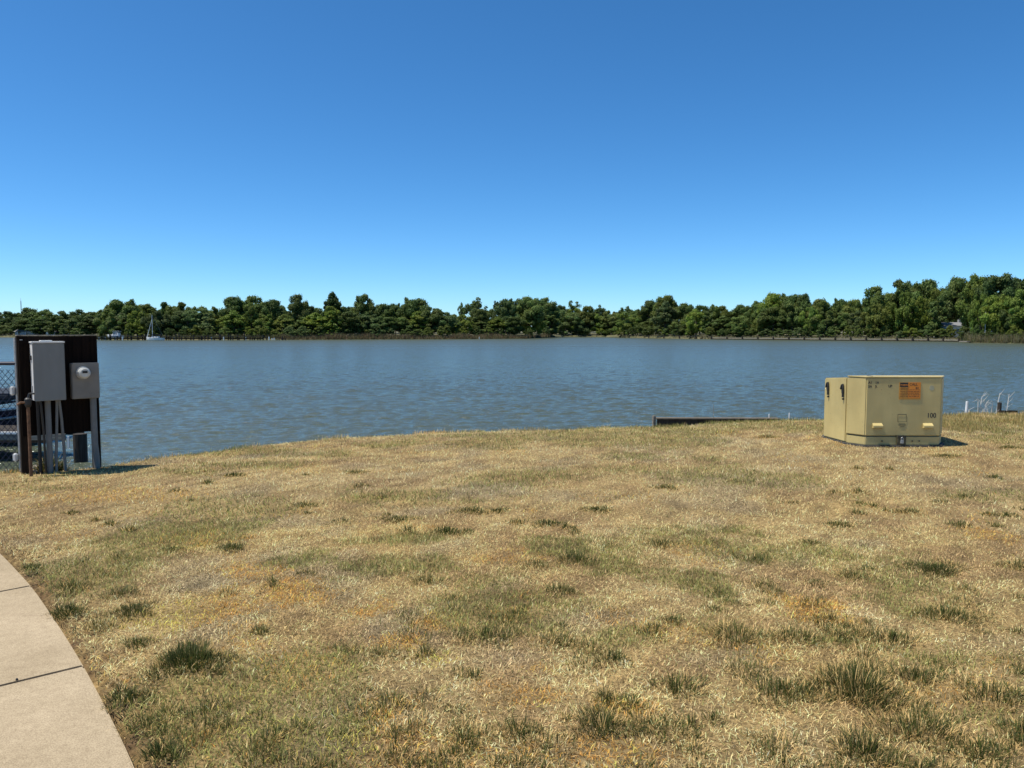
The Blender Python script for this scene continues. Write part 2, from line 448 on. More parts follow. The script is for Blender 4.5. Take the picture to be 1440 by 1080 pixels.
# ---------------------------------------------------------------- lawn sheet (ground)
def make_lawn():
    xs = np.unique(np.r_[np.arange(-90, -14, 2.0), np.arange(-14, 16, .16), np.arange(16, 90, 2.0)])
    vs = np.unique(np.r_[np.arange(-60, -13, 3.0), np.arange(-13, -1.2, .16), np.arange(-1.2, 1.4, .07), 1.4])
    X, V = np.meshgrid(xs, vs, indexing='ij')
    Y = edge_y(X.ravel()).reshape(X.shape) + V
    Z = ground_z(X.ravel(), Y.ravel()).reshape(X.shape)
    pd = pave_dist(X.ravel(), Y.ravel()).reshape(X.shape)
    Z = Z - sstep(.05, -.05, pd) * .10          # bed under the pavement
    Z = Z - .02 * np.exp(-(pd / .06)**2)
    nx, ny = X.shape
    verts = np.c_[X.ravel(), Y.ravel(), Z.ravel()]
    i = np.arange(nx - 1)[:, None] * ny + np.arange(ny - 1)[None]
    q = np.stack([i, i + ny, i + ny + 1, i + 1], -1).reshape(-1)
    rnd = np.random.default_rng(3).random((len(verts), 3))
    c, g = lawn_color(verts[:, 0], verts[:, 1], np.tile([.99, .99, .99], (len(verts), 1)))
    col = c * .40  # darkened under the blades: shade between them put into the soil colour
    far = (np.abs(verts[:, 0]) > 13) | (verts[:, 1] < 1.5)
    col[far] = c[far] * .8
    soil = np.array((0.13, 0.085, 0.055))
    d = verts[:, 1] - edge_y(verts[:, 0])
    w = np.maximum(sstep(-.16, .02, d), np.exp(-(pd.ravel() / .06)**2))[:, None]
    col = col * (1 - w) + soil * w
    m = bpy.data.materials.new("soil_and_thatch"); m.use_nodes = True
    nt = m.node_tree; b = nt.nodes['Principled BSDF']; b.inputs['Roughness'].default_value = .95; b.inputs['Specular IOR Level'].default_value = .15
    a = nt.nodes.new("ShaderNodeAttribute"); a.attribute_name = "tint"
    ge = nt.nodes.new("ShaderNodeNewGeometry")
    n = nt.nodes.new("ShaderNodeTexNoise"); n.inputs['Scale'].default_value = 45; n.inputs['Detail'].default_value = 8; n.inputs['Roughness'].default_value = .7
    nt.links.new(ge.outputs['Position'], n.inputs['Vector'])
    r = nt.nodes.new("ShaderNodeValToRGB"); r.color_ramp.elements[0].position = .35; r.color_ramp.elements[0].color = (.35, .33, .3, 1)
    r.color_ramp.elements[1].position = .65; r.color_ramp.elements[1].color = (1.35, 1.3, 1.2, 1)
    nt.links.new(n.outputs['Fac'], r.inputs[0])
    mx = nt.nodes.new("ShaderNodeMix"); mx.data_type = 'RGBA'; mx.blend_type = 'MULTIPLY'; mx.inputs[0].default_value = 1
    nt.links.new(a.outputs['Color'], mx.inputs[6]); nt.links.new(r.outputs[0], mx.inputs[7]); nt.links.new(mx.outputs[2], b.inputs['Base Color'])
    bp = nt.nodes.new("ShaderNodeBump"); bp.inputs['Strength'].default_value = .9; bp.inputs['Distance'].default_value = .03
    nt.links.new(n.outputs['Fac'], bp.inputs['Height']); nt.links.new(bp.outputs[0], b.inputs['Normal'])
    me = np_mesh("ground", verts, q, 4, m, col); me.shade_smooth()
    return tag(link_obj("ground", me), kind='structure')
make_lawn()

# ---------------------------------------------------------------- water
def water_mat():
    m = bpy.data.materials.new("river_water"); m.use_nodes = True
    nt = m.node_tree; b = nt.nodes['Principled BSDF']
    b.inputs['Base Color'].default_value = (0.068, 0.082, 0.055, 1)
    b.inputs['Roughness'].default_value = .14
    b.inputs['IOR'].default_value = 1.33
    ge = nt.nodes.new("ShaderNodeNewGeometry")
    def nz(sc, det, rough=.55, dist=0.0):
        mp = nt.nodes.new("ShaderNodeMapping"); mp.inputs['Scale'].default_value = sc; mp.inputs['Rotation'].default_value = (0, 0, .25)
        nt.links.new(ge.outputs['Position'], mp.inputs['Vector'])
        n = nt.nodes.new("ShaderNodeTexNoise"); n.inputs['Scale'].default_value = 1; n.inputs['Detail'].default_value = det
        n.inputs['Roughness'].default_value = rough; n.inputs['Distortion'].default_value = dist
        nt.links.new(mp.outputs[0], n.inputs['Vector']); return n
    a = nz((9.0, 16.0, 1), 3, .6, .6)
    # the open middle of the river is choppier: ripples too fine for the mesh show as a broader sheen
    sx_ = nt.nodes.new("ShaderNodeSeparateXYZ"); nt.links.new(ge.outputs['Position'], sx_.inputs[0])
    mr = nt.nodes.new("ShaderNodeMapRange"); mr.inputs[1].default_value = 20; mr.inputs[2].default_value = 170; mr.inputs[3].default_value = .10; mr.inputs[4].default_value = .34
    nt.links.new(sx_.outputs[1], mr.inputs[0]); nt.links.new(mr.outputs[0], b.inputs['Roughness'])
    bp = nt.nodes.new("ShaderNodeBump"); bp.inputs['Distance'].default_value = .05; bp.inputs['Strength'].default_value = 1.0
    nt.links.new(a.outputs['Fac'], bp.inputs['Height']); nt.links.new(bp.outputs[0], b.inputs['Normal'])
    return m
M['water'] = water_mat()
def make_water():
    """wind-rippled river surface: a sum of short directional waves, each left out where the mesh is too coarse for it"""
    ts = np.linspace(-1.0, 1.0, 600)
    ys = [7.5]
    while ys[-1] < 420: ys.append(ys[-1] * (1.0042 if ys[-1] < 110 else 1.010))
    ys = np.array(ys)
    T, Y = np.meshgrid(ts, ys, indexing='ij'); X = T * Y
    Z = np.zeros_like(X); dY = np.broadcast_to(np.gradient(ys)[None, :], Y.shape); dX = Y * (ts[1] - ts[0])
    rr = np.random.default_rng(21)
    gust = .75 + .5 * fbm(X.ravel() * .035, Y.ravel() * .09, 3, 77.).reshape(X.shape)
    local = .65 + .7 * fbm(X.ravel() * .7 + 9, Y.ravel() * .9, 2, 31.).reshape(X.shape)
    for k in range(64):
        lam = .13 * (1.2 / .13) ** (rr.random() ** 1.4)
        th = math.radians(-90 + rr.normal() * 22)       # travelling mostly towards the lawn
        kx, ky = math.cos(th) * 2 * math.pi / lam, math.sin(th) * 2 * math.pi / lam
        slope = .044 * (1.0 if lam < .6 else .32)
        amp = slope * lam / (2 * math.pi)
        cell = np.maximum(dY * abs(math.sin(th)), dX * abs(math.cos(th)))
        keep = 1 - sstep(.30, .50, cell / lam)
        ph = kx * X + ky * Y + rr.random() * 6.283
        wob = 1.2 * (fbm((X * .5 + k * 3.1).ravel(), (Y * .5).ravel(), 2, k * 1.3).reshape(X.shape) - .5) * 6
        Z += amp * keep * np.sin(ph + wob) * gust * local
    nx, ny = X.shape
    verts = np.c_[X.ravel(), Y.ravel(), (WATER_Z + Z).ravel()]
    i = np.arange(nx - 1)[:, None] * ny + np.arange(ny - 1)[None]
    q = np.stack([i, i + ny, i + ny + 1, i + 1], -1).reshape(-1)
    o = len(verts)
    verts = np.r_[verts, [(-2500, -200, WATER_Z - .09), (2500, -200, WATER_Z - .09), (2500, 3000, WATER_Z - .09), (-2500, 3000, WATER_Z - .09)]]
    q = np.r_[q, [o, o + 1, o + 2, o + 3]]
    me = np_mesh("water", verts, q, 4, M['water']); me.shade_smooth()
    return tag(link_obj("water", me), kind='structure')
make_water()

# ---------------------------------------------------------------- far shore land
shore = [(-900, 474), (-400, 474), (0, 474.3), (100, 475), (135, 477.5), (150, 478.3), (300, 478.3), (400, 478), (500, 477.5), (650, 477), (740, 476.3), (770, 475), (790, 473.9),
         (860, 473.9), (880, 475.0), (1000, 477), (1100, 478), (1200, 479), (1345, 480.3), (1365, 482.3), (1440, 483.3), (1800, 487), (2400, 492)]
SH = np.array([tuple(P(x, y, WATER_Z))[:2] for x, y in shore])
SHPX = np.array([s[0] for s in shore])
def shore_d(px):
    """depth of the far waterline on the sight line through photo column px"""
    return float(np.interp(px, SHPX, SH[:, 1]))
def make_far():
    offs = [-.6, 0, 1.2, 4, 10, 25, 60, 150, 400, 1400]
    hs = [-.8, .05, .45, .7, .9, 1.2, 1.8, 3.0, 6.0, 6.0]
    pxs = np.arange(-900, 2400, 12)
    vs = []; fs = []
    for px in pxs:
        d = shore_d(px)
        for o, h in zip(offs, hs):
            D = d + o
            vs.append(((px - 720) / F_PX * D * 1.0005, D, WATER_Z + h + (.15 * random.random() if 0 < o < 60 else 0)))
    k = len(offs)
    for i in range(len(pxs) - 1):
        for j in range(k - 1):
            fs.append((i*k+j, (i+1)*k+j, (i+1)*k+j+1, i*k+j+1))
    m = MB(); m.add(vs, fs)
    return tag(m.build("far_land", mat("shore_soil", (0.14, 0.12, 0.06), .95, scale=.6, col2=(0.06, 0.07, 0.025)), smooth=True), kind='structure')
make_far()

# ---------------------------------------------------------------- pavement slabs
def make_pavement():
    root = bpy.data.objects.new("pavement", None); COL.objects.link(root); tag(root, kind='structure')
    m = bpy.data.materials.new("broomed_concrete"); m.use_nodes = True
    nt = m.node_tree; b = nt.nodes['Principled BSDF']; b.inputs['Roughness'].default_value = .9; b.inputs['Specular IOR Level'].default_value = .2
    ge = nt.nodes.new("ShaderNodeNewGeometry")
    def nz(s, d, r=.6):
        n = nt.nodes.new("ShaderNodeTexNoise"); n.inputs['Scale'].default_value = s; n.inputs['Detail'].default_value = d; n.inputs['Roughness'].default_value = r
        nt.links.new(ge.outputs['Position'], n.inputs['Vector']); return n
    big = nz(1.6, 6); fine = nz(190, 3, .7); mid = nz(22, 5)
    r1 = nt.nodes.new("ShaderNodeValToRGB"); r1.color_ramp.elements[0].position = .35; r1.color_ramp.elements[0].color = (.36, .285, .18, 1)
    r1.color_ramp.elements[1].position = .7; r1.color_ramp.elements[1].color = (.455, .365, .24, 1)
    nt.links.new(big.outputs['Fac'], r1.inputs[0])
    r2 = nt.nodes.new("ShaderNodeValToRGB"); r2.color_ramp.elements[0].position = .36; r2.color_ramp.elements[0].color = (.66, .64, .62, 1)
    r2.color_ramp.elements[1].position = .58; r2.color_ramp.elements[1].color = (1.06, 1.06, 1.06, 1)
    nt.links.new(fine.outputs['Fac'], r2.inputs[0])
    r3 = nt.nodes.new("ShaderNodeValToRGB"); r3.color_ramp.elements[0].position = .3; r3.color_ramp.elements[0].color = (.86, .85, .84, 1)
    r3.color_ramp.elements[1].position = .6; r3.color_ramp.elements[1].color = (1, 1, 1, 1)
    nt.links.new(mid.outputs['Fac'], r3.inputs[0])
    def mul(a, c):
        mx = nt.nodes.new("ShaderNodeMix"); mx.data_type = 'RGBA'; mx.blend_type = 'MULTIPLY'; mx.inputs[0].default_value = 1
        nt.links.new(a, mx.inputs[6]); nt.links.new(c, mx.inputs[7]); return mx.outputs[2]
    col = mul(mul(r1.outputs[0], r2.outputs[0]), r3.outputs[0])
    # faint thin dark streaks across the surface
    mp = nt.nodes.new("ShaderNodeMapping"); mp.inputs['Scale'].default_value = (1.2, 22, 1); mp.inputs['Rotation'].default_value = (0, 0, -.5)
    nt.links.new(ge.outputs['Position'], mp.inputs['Vector'])
    sc = nt.nodes.new("ShaderNodeTexNoise"); sc.inputs['Scale'].default_value = 1.0; sc.inputs['Detail'].default_value = 2; nt.links.new(mp.outputs[0], sc.inputs['Vector'])
    r4 = nt.nodes.new("ShaderNodeValToRGB"); r4.color_ramp.elements[0].position = .70; r4.color_ramp.elements[0].color = (1, 1, 1, 1)
    r4.color_ramp.elements[1].position = .76; r4.color_ramp.elements[1].color = (.72, .68, .68, 1)
    nt.links.new(sc.outputs['Fac'], r4.inputs[0])
    col = mul(col, r4.outputs[0])
    nt.links.new(col, b.inputs['Base Color'])
    bp = nt.nodes.new("ShaderNodeBump"); bp.inputs['Strength'].default_value = .35; bp.inputs['Distance'].default_value = .003
    nt.links.new(fine.outputs['Fac'], bp.inputs['Height']); nt.links.new(bp.outputs[0], b.inputs['Normal'])
    # joints: arc-length positions nearest to the two photographed joints
    def s_of(p):
        return PVS[np.argmin(np.hypot(PV[:, 0] - p.x, PV[:, 1] - p.y))]
    sa, sb = s_of(P(45, 826)), s_of(P(118, 938))
    step = sb - sa
    joints = [sa + k * step for k in range(-4, 6)]
    joints = [s for s in joints if PVS[0] <= s <= PVS[-1]]
    joints = [PVS[0]] + joints + [PVS[-1]]
    W = 1.55; gap = .003
    for a, c in zip(joints[:-1], joints[1:]):
        if c - a < .2: continue
        idx = np.linspace(a + gap, c - gap, 16)
        L = []; R = []
        for s in idx:
            p = np.array([np.interp(s, PVS, PV[:, 0]), np.interp(s, PVS, PV[:, 1])])
            q = np.array([np.interp(min(s + .1, PVS[-1]), PVS, PV[:, 0]) - np.interp(max(s - .1, 0), PVS, PV[:, 0]),
                          np.interp(min(s + .1, PVS[-1]), PVS, PV[:, 1]) - np.interp(max(s - .1, 0), PVS, PV[:, 1])])
            q /= np.hypot(*q); nrm = np.array([q[1], -q[0]])      # to the walker's left-hand verge
            if nrm[0] > 0: nrm = -nrm
            R.append(p); L.append(p + nrm * W)
        poly = [tuple(p) for p in R] + [tuple(p) for p in reversed(L)]
        mb = MB(); mb.prism(poly, -.09, .012)
        mb.build("slab", m, root, bevel=.008)
    return root
make_pavement()
g = MB(); pc = P(24, 960); g.tube([pc + Vector((0, 0, .012)), pc + Vector((0, 0, .02))], [.006, .004], 7)
tag(g.build("pebble", M['black']), "small dark pebble on the concrete pavement just below the joint", "pebble")

# ---------------------------------------------------------------- grass mass
def blades(x, y, h, w, lean, az, col, seg=2, z=None, tipfade=1.12):
    n = len(x)
    if z is None: z = ground_z(x, y)
    dx, dy = np.cos(az), np.sin(az)
    px_, py_ = -dy, dx
    # face the width a random way
    tw = RNG.normal(0, .8, n); wx = px_ * np.cos(tw) + dx * np.sin(tw) * .6; wy = py_ * np.cos(tw) + dy * np.sin(tw) * .6
    l1 = lean * .80; l2 = np.minimum(lean * 1.12, 1.62)
    base = np.c_[x, y, z - .004]
    side = np.c_[wx, wy, np.zeros(n)] * (w / 2)[:, None]
    if seg == 2:
        mid = base + np.c_[dx * np.sin(l1), dy * np.sin(l1), np.cos(l1)] * (h * .55)[:, None]
        tip = mid + np.c_[dx * np.sin(l2), dy * np.sin(l2), np.cos(l2)] * (h * .5)[:, None]
        V = np.stack([base - side, base + side, mid + side * .8, mid - side * .8, tip], 1).reshape(-1, 3)
        o = np.arange(n)[:, None] * 5
        Fc = (o + np.array([0, 1, 2, 0, 2, 3, 3, 2, 4])[None]).reshape(-1)
        C = np.stack([col * .78, col * .78, col, col, col * tipfade], 1).reshape(-1, 3)  # roots darkened: shade between the blades put into the colour
    else:
        tip = base + np.c_[dx * np.sin(lean), dy * np.sin(lean), np.cos(lean)] * h[:, None]
        V = np.stack([base - side, base + side, tip], 1).reshape(-1, 3)
        o = np.arange(n)[:, None] * 3
        Fc = (o + np.array([0, 1, 2])[None]).reshape(-1)
        C = np.stack([col * .7, col * .7, col * tipfade], 1).reshape(-1, 3)  # root shade put into the colour here too
    return V, Fc, C

def tuft_blades(cx, cy, rx, ry, h, green, n, near=True, dark=1.0):
    r = np.sqrt(RNG.random(n)) * (1 + .35 * (RNG.random(n) < .2) * RNG.random(n)) ; a = RNG.random(n) * 2 * math.pi
    wob = 1 + .3 * np.sin(a * 3 + cx * 7) + .2 * np.sin(a * 5 + cy * 5)
    x = cx + rx * r * np.cos(a) * wob; y = cy + ry * r * np.sin(a) * wob
    hh = h * (.5 + .65 * RNG.random(n)) * (1.05 - .45 * r)
    az = np.where(RNG.random(n) < .65, a + RNG.normal(0, .6, n), RNG.random(n) * 6.28)
    lean = np.clip(.28 + .75 * r + RNG.normal(0, .34, n), 0, 1.45)
    w_ = .0035 * (.7 + .6 * RNG.random(n)) * (1 if near else 1.8)
    u = RNG.random(n)[:, None]
    straw = (STRAW * .95)[None] * (.5 + .7 * RNG.random((n, 1)))
    gr = (GREEN[None] * u + DGREEN[None] * (1 - u)) * (.65 + .6 * RNG.random((n, 1))) * dark * .85
    isg = RNG.random(n) < (green * .55 + .40) * (1.12 - .45 * r**3)
    c = np.where(isg[:, None], gr, straw)
    return blades(x, y, hh, w_, lean, az, c, 2)

def field(n, dmin, dmax, seg, hr, wr):
    d = np.sqrt(RNG.random(n) * (dmax**2 - dmin**2) + dmin**2)
    t = RNG.uniform(-.72, .72, n)
    x = t * d + RNG.uniform(-1.2, 1.2, n); y = d
    dens = .55 + .45 * fbm(x * 5, y * 5, 3, 70.0) * 2
    ok = (y < edge_y(x) - .01 - .08 * RNG.random(n)) & (pave_dist(x, y) > .015 + .09 * RNG.random(n) * fbm(x * 2, y * 2, 2, 8.) * 2) & (RNG.random(n) < dens)
    x, y, d = x[ok], y[ok], d[ok]; n = len(x)
    rnd = RNG.random((n, 3))
    c, gf = lawn_color(x, y, rnd)
    c = np.minimum(c * (.28 + 1.4 * RNG.random((n, 1))**1.15), .92)
    hn = fbm(x * 4, y * 4, 3, 90.0)
    h = (hr[0] + (hr[1] - hr[0]) * RNG.random(n)) * (.7 + .6 * hn) * (1 + .3 * gf)
    w_ = RNG.uniform(wr[0], wr[1], n)
    az = RNG.random(n) * 6.2832
    lean = np.clip(RNG.normal(1.12, .34, n) - .3 * gf, .05, 1.5)
    return blades(x, y, h, w_, lean, az, c, seg)

parts = []
parts.append(field(320000, 2.1, 6.3, 2, (.015, .036), (.0022, .0050)))
parts.append(field(420000, 6.3, 15.6, 1, (.020, .050), (.005, .011)))
for (px, py, rp, hp, gr) in tufts_px:
    c = P(px, py - rp * .15); k = c.y / F_PX
    rx = rp * k * 1.0; ry = rx * .75
    hh = min(max(hp * k * .8, .045), .13)
    n = int(min(2600, max(220, 9500 * rx * ry * 3.1 * 1.3)))
    parts.append(tuft_blades(c.x, c.y, rx, ry, hh, gr, n, c.y < 6))
# many small green bunches scattered between the larger ones
rt = np.random.default_rng(77)
kx = 0
while kx < 230:
    px_ = rt.uniform(-60, 1500); py_ = 640 + 470 * rt.random() ** .8
    c = P(px_, py_)
    if float(fbm(np.array([c.x * .9]), np.array([c.y * .9]), 3, 15.)[0]) < .47 or pave_dist(np.array([c.x]), np.array([c.y]))[0] < .1 or c.y > edge_y(np.array([c.x]))[0] - .3: 
        kx += .34; continue
    k = c.y / F_PX; rx = rt.uniform(.03, .13)
    parts.append(tuft_blades(c.x, c.y, rx, rx * rt.uniform(.7, 1.2), rt.uniform(.035, .075), rt.uniform(.25, .75), int(120 + 7000 * rx * rx), c.y < 6))
    kx += 1
# taller fringe at the water's edge and around the pavement edge
n = 9000
x = RNG.uniform(-7, 13, n); y = edge_y(x) - RNG.random(n)**1.5 * .25
ok = fbm(x * 2.2, x * 0 + 5, 3) > .42; x, y = x[ok], y[ok]; n = len(x)
rnd = RNG.random((n, 3)); c, gf = lawn_color(x, y, rnd)
parts.append(blades(x, y, RNG.uniform(.03, .085, n), RNG.uniform(.004, .008, n), np.clip(RNG.normal(.4, .3, n), 0, 1.3), RNG.random(n) * 6.28, c * .85, 2))
n = 26000
x = RNG.uniform(6.3, 12.5, n); y = RNG.uniform(11.8, 15.2, n)
ok = (y < edge_y(x)) & (fbm(x * 1.6, y * 1.6, 3, 44.) > .40); x, y = x[ok], y[ok]; n = len(x)
u = RNG.random((n, 1)); c = (OLIVE[None] * u + STRAW[None] * .75 * (1 - u)) * (.5 + .6 * RNG.random((n, 1)))
parts.append(blades(x, y, RNG.uniform(.04, .11, n), RNG.uniform(.005, .009, n), np.clip(RNG.normal(.45, .3, n), 0, 1.3), RNG.random(n) * 6.28, c, 2))
def join_parts(parts):
    off = 0; Vs = []; Fs = []; Cs = []
    for V, Fc, C in parts:
        Vs.append(V); Fs.append(Fc + off); Cs.append(C); off += len(V)
    return np.concatenate(Vs), np.concatenate(Fs), np.concatenate(Cs)
V, Fc, C = join_parts(parts)
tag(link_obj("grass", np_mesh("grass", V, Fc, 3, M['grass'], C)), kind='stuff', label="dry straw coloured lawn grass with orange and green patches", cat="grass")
del V, Fc, C, parts

# prominent clumps that can be pointed at
hero = [
    ((268, 945), 58, 48, .95, "largest dark green grass clump, in the lower left near the pavement"),
    ((195, 912), 24, 26, .95, "small dark grass clump just left of the largest clump"),
    ((175, 990), 30, 36, .95, "round green grass tuft beside the pavement below the joint"),
    ((95, 868), 26, 36, .9, "bright green grass tuft hugging the pavement edge between the two joints"),
    ((228, 1068), 34, 40, .95, "green grass tuft at the bottom edge beside the pavement"),
    ((45, 803), 14, 12, .9, "small green tuft near the top corner of the pavement"),
    ((185, 868), 36, 24, .7, "mixed green and straw clump above the largest dark clump"),
    ((325, 778), 22, 22, .85, "spiky grey green tuft standing alone left of the lawn centre"),
    ((862, 935), 24, 36, .7, "upright olive clump in the lower middle of the lawn"),
    ((845, 1035), 46, 50, .65, "wide olive brown clump at the bottom middle of the lawn"),
    ((1313, 808), 42, 20, .9, "flat dark green clump on the right of the lawn below the transformer"),
    ((1205, 985), 78, 54, .55, "largest brown green clump at the lower right of the lawn"),
    ((1215, 1070), 50, 60, .6, "shaggy olive clump at the bottom edge right of centre"),
]
for (px, py), rp, hp, gr, lab in hero:
    c = P(px, py - rp * .2); k = c.y / F_PX
    rx = rp * k * .95; ry = rx * .95; hh = min(max(hp * k * .6, .05), .10)
    n = int(min(9000, max(350, 19000 * rx * ry * 3.1)))
    V, Fc, C = tuft_blades(c.x, c.y, rx, ry, hh, gr, n, True, .85)
    tag(link_obj("grass_tuft", np_mesh("grass_tuft", V, Fc, 3, M['grass'], C)), lab, "grass tuft", "grass tufts standing out of the lawn")

# small stones and clods lying along the lip of the bank
q = MB(); rr_ = random.Random(12)
for k in range(420):
    x = rr_.uniform(-6.5, 4.0); y = float(edge_y(np.array([x]))[0]) + rr_.uniform(-.10, .12); r = rr_.uniform(.008, .028)
    z = float(ground_z([x], [y])[0])
    vs = [(x + r*math.cos(a)*rr_.uniform(.7, 1.3), y + r*math.sin(a)*rr_.uniform(.7, 1.3), z) for a in (0, 1.05, 2.1, 3.14, 4.2, 5.25)] + [(x + r*.2, y, z + r*rr_.uniform(.5, .9))]
    q.add(vs, [(i, (i+1) % 6, 6) for i in range(6)])
tag(q.build("bank_gravel", mat("bank_clods", (0.34, 0.27, 0.20), .95, scale=9, var=.6)), kind='stuff', label="small stones and clods along the lip of the bank", cat="gravel")

# ---------------------------------------------------------------- pad-mounted transformer
def make_transformer():
    root = empty("transformer", (5.46, 11.2, 0), "tan green pad-mounted electrical transformer cabinet numbered 100 on the lawn by the water", "transformer")
    tan = mat("faded_green_tan_enamel", (0.59, 0.475, 0.20), .5, scale=1.6, var=.22, bump=.04, bscale=12)
    worn(tan)
    ink = paint("black_marking", (0.02, 0.02, 0.02), .6)
    front = 10.68
    body = [(4.93, front), (6.02, front), (6.19, 10.93), (6.25, 11.55), (6.10, 11.80), (4.83, 11.80), (4.69, 11.55), (4.757, 10.93)]
    cab = [(4.93, front), (6.02, front), (6.19, 10.93), (4.757, 10.93)]
    tank = [(4.757, 10.936), (6.19, 10.936), (6.25, 11.55), (6.10, 11.80), (4.83, 11.80), (4.69, 11.55)]
    # tank: lower at the rear
    def sloped(poly, z0, ztop):
        m = MB(); n = len(poly)
        vs = [(x, y, z0) for x, y in poly] + [(x, y, ztop(x, y)) for x, y in poly]
        m.add(vs, [tuple(reversed(range(n))), tuple(range(n, 2*n))] + [(i, (i+1)%n, n+(i+1)%n, n+i) for i in range(n)])
        return m
    sloped(tank, .05, lambda x, y: .965 - .07 * (y - 10.93)).build("tank", tan, root, bevel=.014)
    # hood (front compartment)
    sloped(cab, .172, lambda x, y: .975 - .0 * (y - front)).build("hood", tan, root, bevel=.012)
    lid = MB(); lid.prism([(4.925, front - .005), (6.025, front - .005), (6.195, 10.925), (4.752, 10.925)], .9765, .992); lid.build("hood_lip", tan, root, bevel=.005)
    sk = MB(); sk.prism([(4.94, front + .006), (6.01, front + .006), (6.18, 10.929), (4.767, 10.929)], .045, .158); sk.build("sill", tan, root, bevel=.006)
    gapb = MB(); gapb.prism([(4.96, front + .03), (6.0, front + .03), (6.15, 10.927), (4.79, 10.927)], .150, .180); gapb.build("gap_shade", M['black'], root)  # black strip set in the open gap to stand for its shade
    pad = MB(); pad.prism([(4.90, front - .045), (6.05, front - .045), (6.23, 10.92), (6.29, 11.57), (6.13, 11.85), (4.80, 11.85), (4.65, 11.57), (4.715, 10.92)], -.05, .044)
    pad.build("base_pad", mat("dark_pad", (0.07, 0.065, 0.055), .9, scale=20, var=.4, bump=.3), root, bevel=.015)
    # hooded handles
    for hx in (5.10, 5.83):
        h = MB()
        z1, z0, p = .352, .272, .052
        vs = [(hx-.07, front, z1), (hx+.07, front, z1), (hx+.07, front-p, z1-.035), (hx-.07, front-p, z1-.035), (hx-.07, front, z0), (hx+.07, front, z0), (hx+.07, front-p, z0+.015), (hx-.07, front-p, z0+.015)]
        h.add(vs, [(0,1,2,3), (3,2,6,7), (7,6,5,4), (0,3,7,4), (1,5,6,2), (0,4,5,1)])
        h.build("lifting_handle", tan, root, bevel=.004)
    # latch plate, padlock
    l = MB(); l.box((5.455, front - .012, .112), (.13, .02, .13)); lp = l.build("latch_plate", mat("dark_latch", (0.12, 0.10, 0.05), .6, scale=30, var=.5), root, bevel=.004)
    l = MB(); l.box((5.455, front - .033, .095), (.045, .018, .05)); pl = l.build("padlock", M['galv'], lp, bevel=.004)
    l = MB(); l.tube([(5.442, front-.033, .12), (5.442, front-.033, .145), (5.455, front-.033, .155), (5.468, front-.033, .145), (5.468, front-.033, .12)], .005, 6); l.build("shackle", M['galv'], lp)
    l = MB(); l.box((5.455, front - .028, .165), (.10, .012, .018)); l.build("hasp", M['black'], lp)
    # hinge knockouts low on the sill
    for hx in (5.62, 5.72, 5.18):
        l = MB(); l.tube([(hx, front + .004, .10), (hx, front - .010, .10)], .009, 8); l.build("bolt", M['black'], root)
    # lifting hooks on the left side of the tank
    sx = lambda y: 4.757 + (4.69 - 4.757) * (y - 10.93) / .62
    for y0 in (11.02, 11.44):
        xx = sx(y0) - .018
        h = MB()
        h.tube([(xx, y0 + .05, .79), (xx, y0 + .02, .85), (xx, y0 - .015, .86), (xx, y0 - .02, .82), (xx, y0 - .02, .68)], .014, 6)
        hk = h.build("lifting_hook", M['black'], root)
        b = MB(); b.tube([(sx(y0 - .02) + .01, y0 - .02, .655), (sx(y0 - .02) - .025, y0 - .02, .655)], .013, 8); b.build("bolt", M['black'], hk)
    # seam / rain dent on the lid
    s = MB(); s.box((5.03, front + .12, .9935), (.012, .18, .004)); s.build("lid_seam", M['black'], root)
    # labels and stencils (flat print standing 1-2 mm proud)
    yb = front - .0015
    def plate(name, x0, x1, z0, z1, m, y=yb, t=.0015):
        q = MB(); q.box(((x0+x1)/2, y - t/2, (z0+z1)/2), (x1-x0, t, z1-z0)); return q.build(name, m, root)
    org = mat("orange_sticker", (0.78, 0.27, 0.03), .5, scale=14, var=.12)
    org2 = mat("sunbleached_orange_sticker", (0.62, 0.30, 0.05), .5, scale=14, var=.12)
    st = plate("warning_sticker", 5.402, 5.715, .675, .912, org2)
    def child(name, x0, x1, z0, z1, m, par, y):
        q = MB(); q.box(((x0+x1)/2, y, (z0+z1)/2), (x1-x0, .001, z1-z0)); return q.build(name, m, par)
    child("sticker_panel", 5.53, 5.714, .69, .911, org, st, yb - .0025)
    child("sticker_header", 5.412, 5.53, .848, .908, ink, st, yb - .0035)
    def text(s, x, z, size, m, par, y=front - .0006, name="lettering", align='LEFT', bold=0.0):
        cu = bpy.data.curves.new(name, 'FONT'); cu.body = s; cu.size = size; cu.align_x = align; cu.extrude = .0002; cu.offset = bold
        tmp = bpy.data.objects.new(name, cu); COL.objects.link(tmp)
        dg = bpy.context.evaluated_depsgraph_get()
        me = bpy.data.meshes.new_from_object(tmp.evaluated_get(dg))
        bpy.data.objects.remove(tmp); bpy.data.curves.remove(cu)
        me.transform(Matrix.Translation((x, y, z)) @ Matrix.Rotation(math.pi/2, 4, 'X'))
        me.materials.clear(); me.materials.append(m)
        return link_obj(name, me, par)
    text("WARNING", 5.417, .868, .026, org, st, yb - .0045, bold=.0006)
    text("CALL", 5.548, .868, .05, ink, st, yb - .0036, bold=.0004)
    text("811", 5.64, .822, .034, ink, st, yb - .0036, bold=.001)
    rr = random.Random(4)
    for row in range(6):
        z = .832 - row * .023
        x = 5.418
        while x < (5.69 if row > 0 else 5.5):
            wv = rr.uniform(.012, .04)
            child("print_line", x, min(x + wv, 5.70), z - .004, z + .004, paint("brown_print", (0.22, 0.07, 0.02)) if 'bp' not in M else M['bp'], st, yb - .0045)
            x += wv + rr.uniform(.006, .014)
    text("100", 5.885, .425, .092, ink, root, align='CENTER', name="number", bold=.0018)
